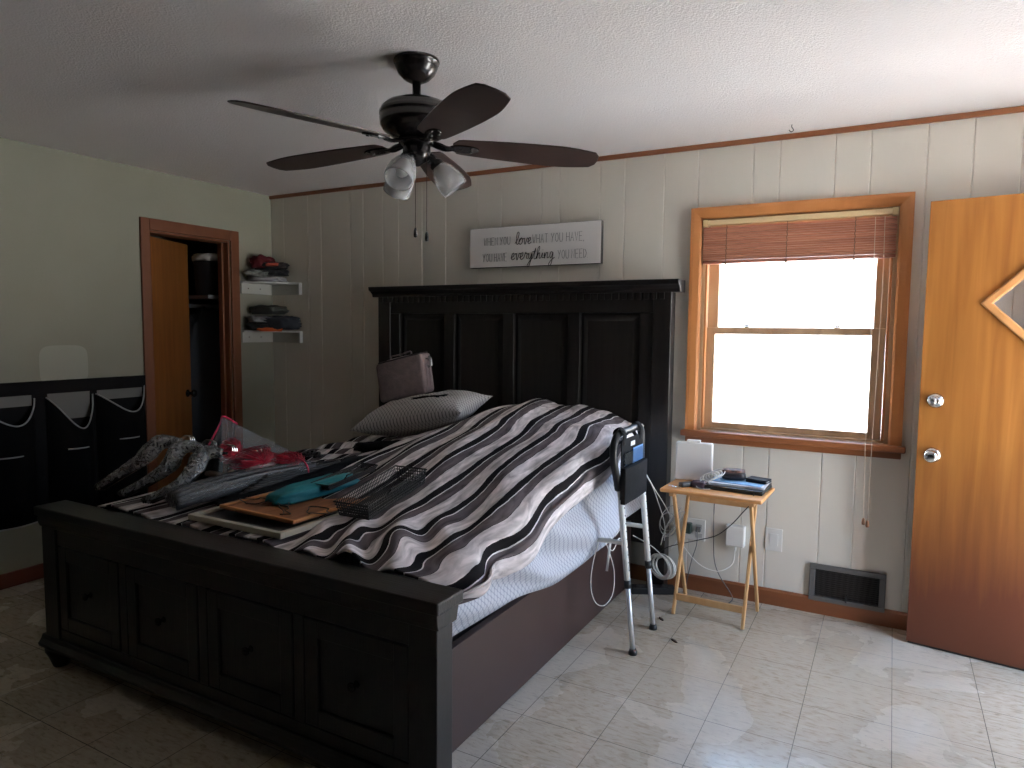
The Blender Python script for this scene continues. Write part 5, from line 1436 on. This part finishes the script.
# coil of thick white cable hanging in the corner
bm = nb()
for k in range(7):
    ra = 0.058 + 0.005 * math.sin(k * 2.1); c_ = Vector((-1.02 + 0.006 * k, -0.33, 0.215 + 0.003 * math.cos(k * 3)))
    tube(bm, [c_ + Vector((0.35 * ra * math.cos(a * PI / 12) * 0.9, -0.9 * ra * math.cos(a * PI / 12) * 0.6, ra * math.sin(a * PI / 12))) + Vector((ra * 0.72 * math.cos(a * PI / 12), 0, 0)) for a in range(24)], 0.0042, 7, closed=True)
one('network_cable', bm, WHITE, 'coil of white network cable hanging near the tray table', 'cable', smooth=True)
bm = nb()
for k in range(5):
    c_ = Vector((-1.00 + 0.012 * k, -0.25 - 0.01 * k, 0.42 + 0.03 * math.sin(k * 1.9)))
    ra = 0.045 + 0.012 * math.sin(k * 2.7)
    tube(bm, smooth_pts([c_ + Vector((ra * math.cos(a * PI / 4), 0.01 * math.sin(a + k), ra * 1.4 * math.sin(a * PI / 4 + 0.4 * k) + 0.01 * k)) for a in range(8)], 4, True), 0.0023, 6, closed=True)
one('charging_cable', bm, GC, 'tangle of thin pale cables above the coiled cable', 'cable', smooth=True)
ps = thing('power_strip', 'black power strip on the floor behind the tray table', 'power strip', (-1.10, -0.17, 0.0), 0.5)
obj('strip_body', bxm(-0.12, 0.12, -0.03, 0.03, 0, 0.04), BLACK, ps, bevel=0.006)
for k in range(3): obj('socket', bxm(-0.09 + k * 0.07, -0.055 + k * 0.07, -0.016, 0.016, 0.0405, 0.044), mat('socket_dark', (0.05, 0.05, 0.05), 0.5), ps, bevel=0.001)
bm = nb(); lump(bm, (0, 0, 0), (0.05, 0.045, 0.06), 71, 0.2, M=Matrix.Translation((-1.025, -0.27, 0.23)))
for k, (x, y, a) in enumerate(((-0.93, -0.50, 0.6), (-0.80, -0.66, 1.1), (-1.02, -0.60, 2.0))):
    pass
bm.free()
for (x, y, a, nm) in ((-0.955, -0.49, 2.3, 'small dark scrap on the floor between rail and table'), (-0.83, -0.70, 2.5, 'tiny dark scrap on the floor in front of the tray table')):
    bm = nb(); lump(bm, (0, 0, 0), (0.020, 0.006, 0.004), int(a * 10), 0.3, M=Matrix.Translation((x, y, 0.0035)) @ Matrix.Rotation(a, 4, 'Z'))
    one('floor_scrap', bm, mat('scrap_brown', (0.06, 0.03, 0.02), 0.8), nm, 'debris', smooth=True)

# ---------------------------------------------------------------- outside: ground and the neighbour's garage, seen through the window
struct('ground', bxm(-14, 16, 0.6, 24, -0.45, -0.40), mat('concrete_drive', (0.55, 0.54, 0.51), 0.9))
struct('ground_side', bxm(1.25, 16, -12, 0.6, -0.45, -0.40), mat('concrete_drive', (0.55, 0.54, 0.51), 0.9))
ng = thing('neighbor_garage', 'pale garage outside the window with a faint panelled door', 'building', (-1.2, 6.9, -0.4))
SID = mat('white_siding', (0.85, 0.84, 0.82), 0.7)
bm = nb(); box(bm, -5.0, 2.2, 6.9, 12.0, -0.4, 2.35)
obj('wall', bm, SID, ng, world=True)
bm = nb(); prism(bm, [(6.4, 2.35), (12.5, 2.35), (9.4, 3.4)], 0, -5.3, 2.5)
obj('roof', bm, mat('roof_pale', (0.55, 0.5, 0.47), 0.8), ng, world=True)
PT = mat('pink_trim', (0.50, 0.30, 0.26), 0.7)
bm = nb(); box(bm, -2.35, -2.25, 6.86, 6.9, -0.4, 1.70); box(bm, 0.15, 0.25, 6.86, 6.9, -0.4, 1.70); box(bm, -2.25, 0.15, 6.86, 6.9, 1.60, 1.70)
obj('garage_trim', bm, PT, ng, world=True)
bm = nb()
for r in range(4):
    for c in range(4):
        box(bm, -2.18 + c * 0.58, -1.68 + c * 0.58, 6.88, 6.9, -0.35 + r * 0.48, 0.05 + r * 0.48)
obj('garage_door_panel', bm, mat('garage_white', (0.80, 0.79, 0.77), 0.6), ng, world=True)
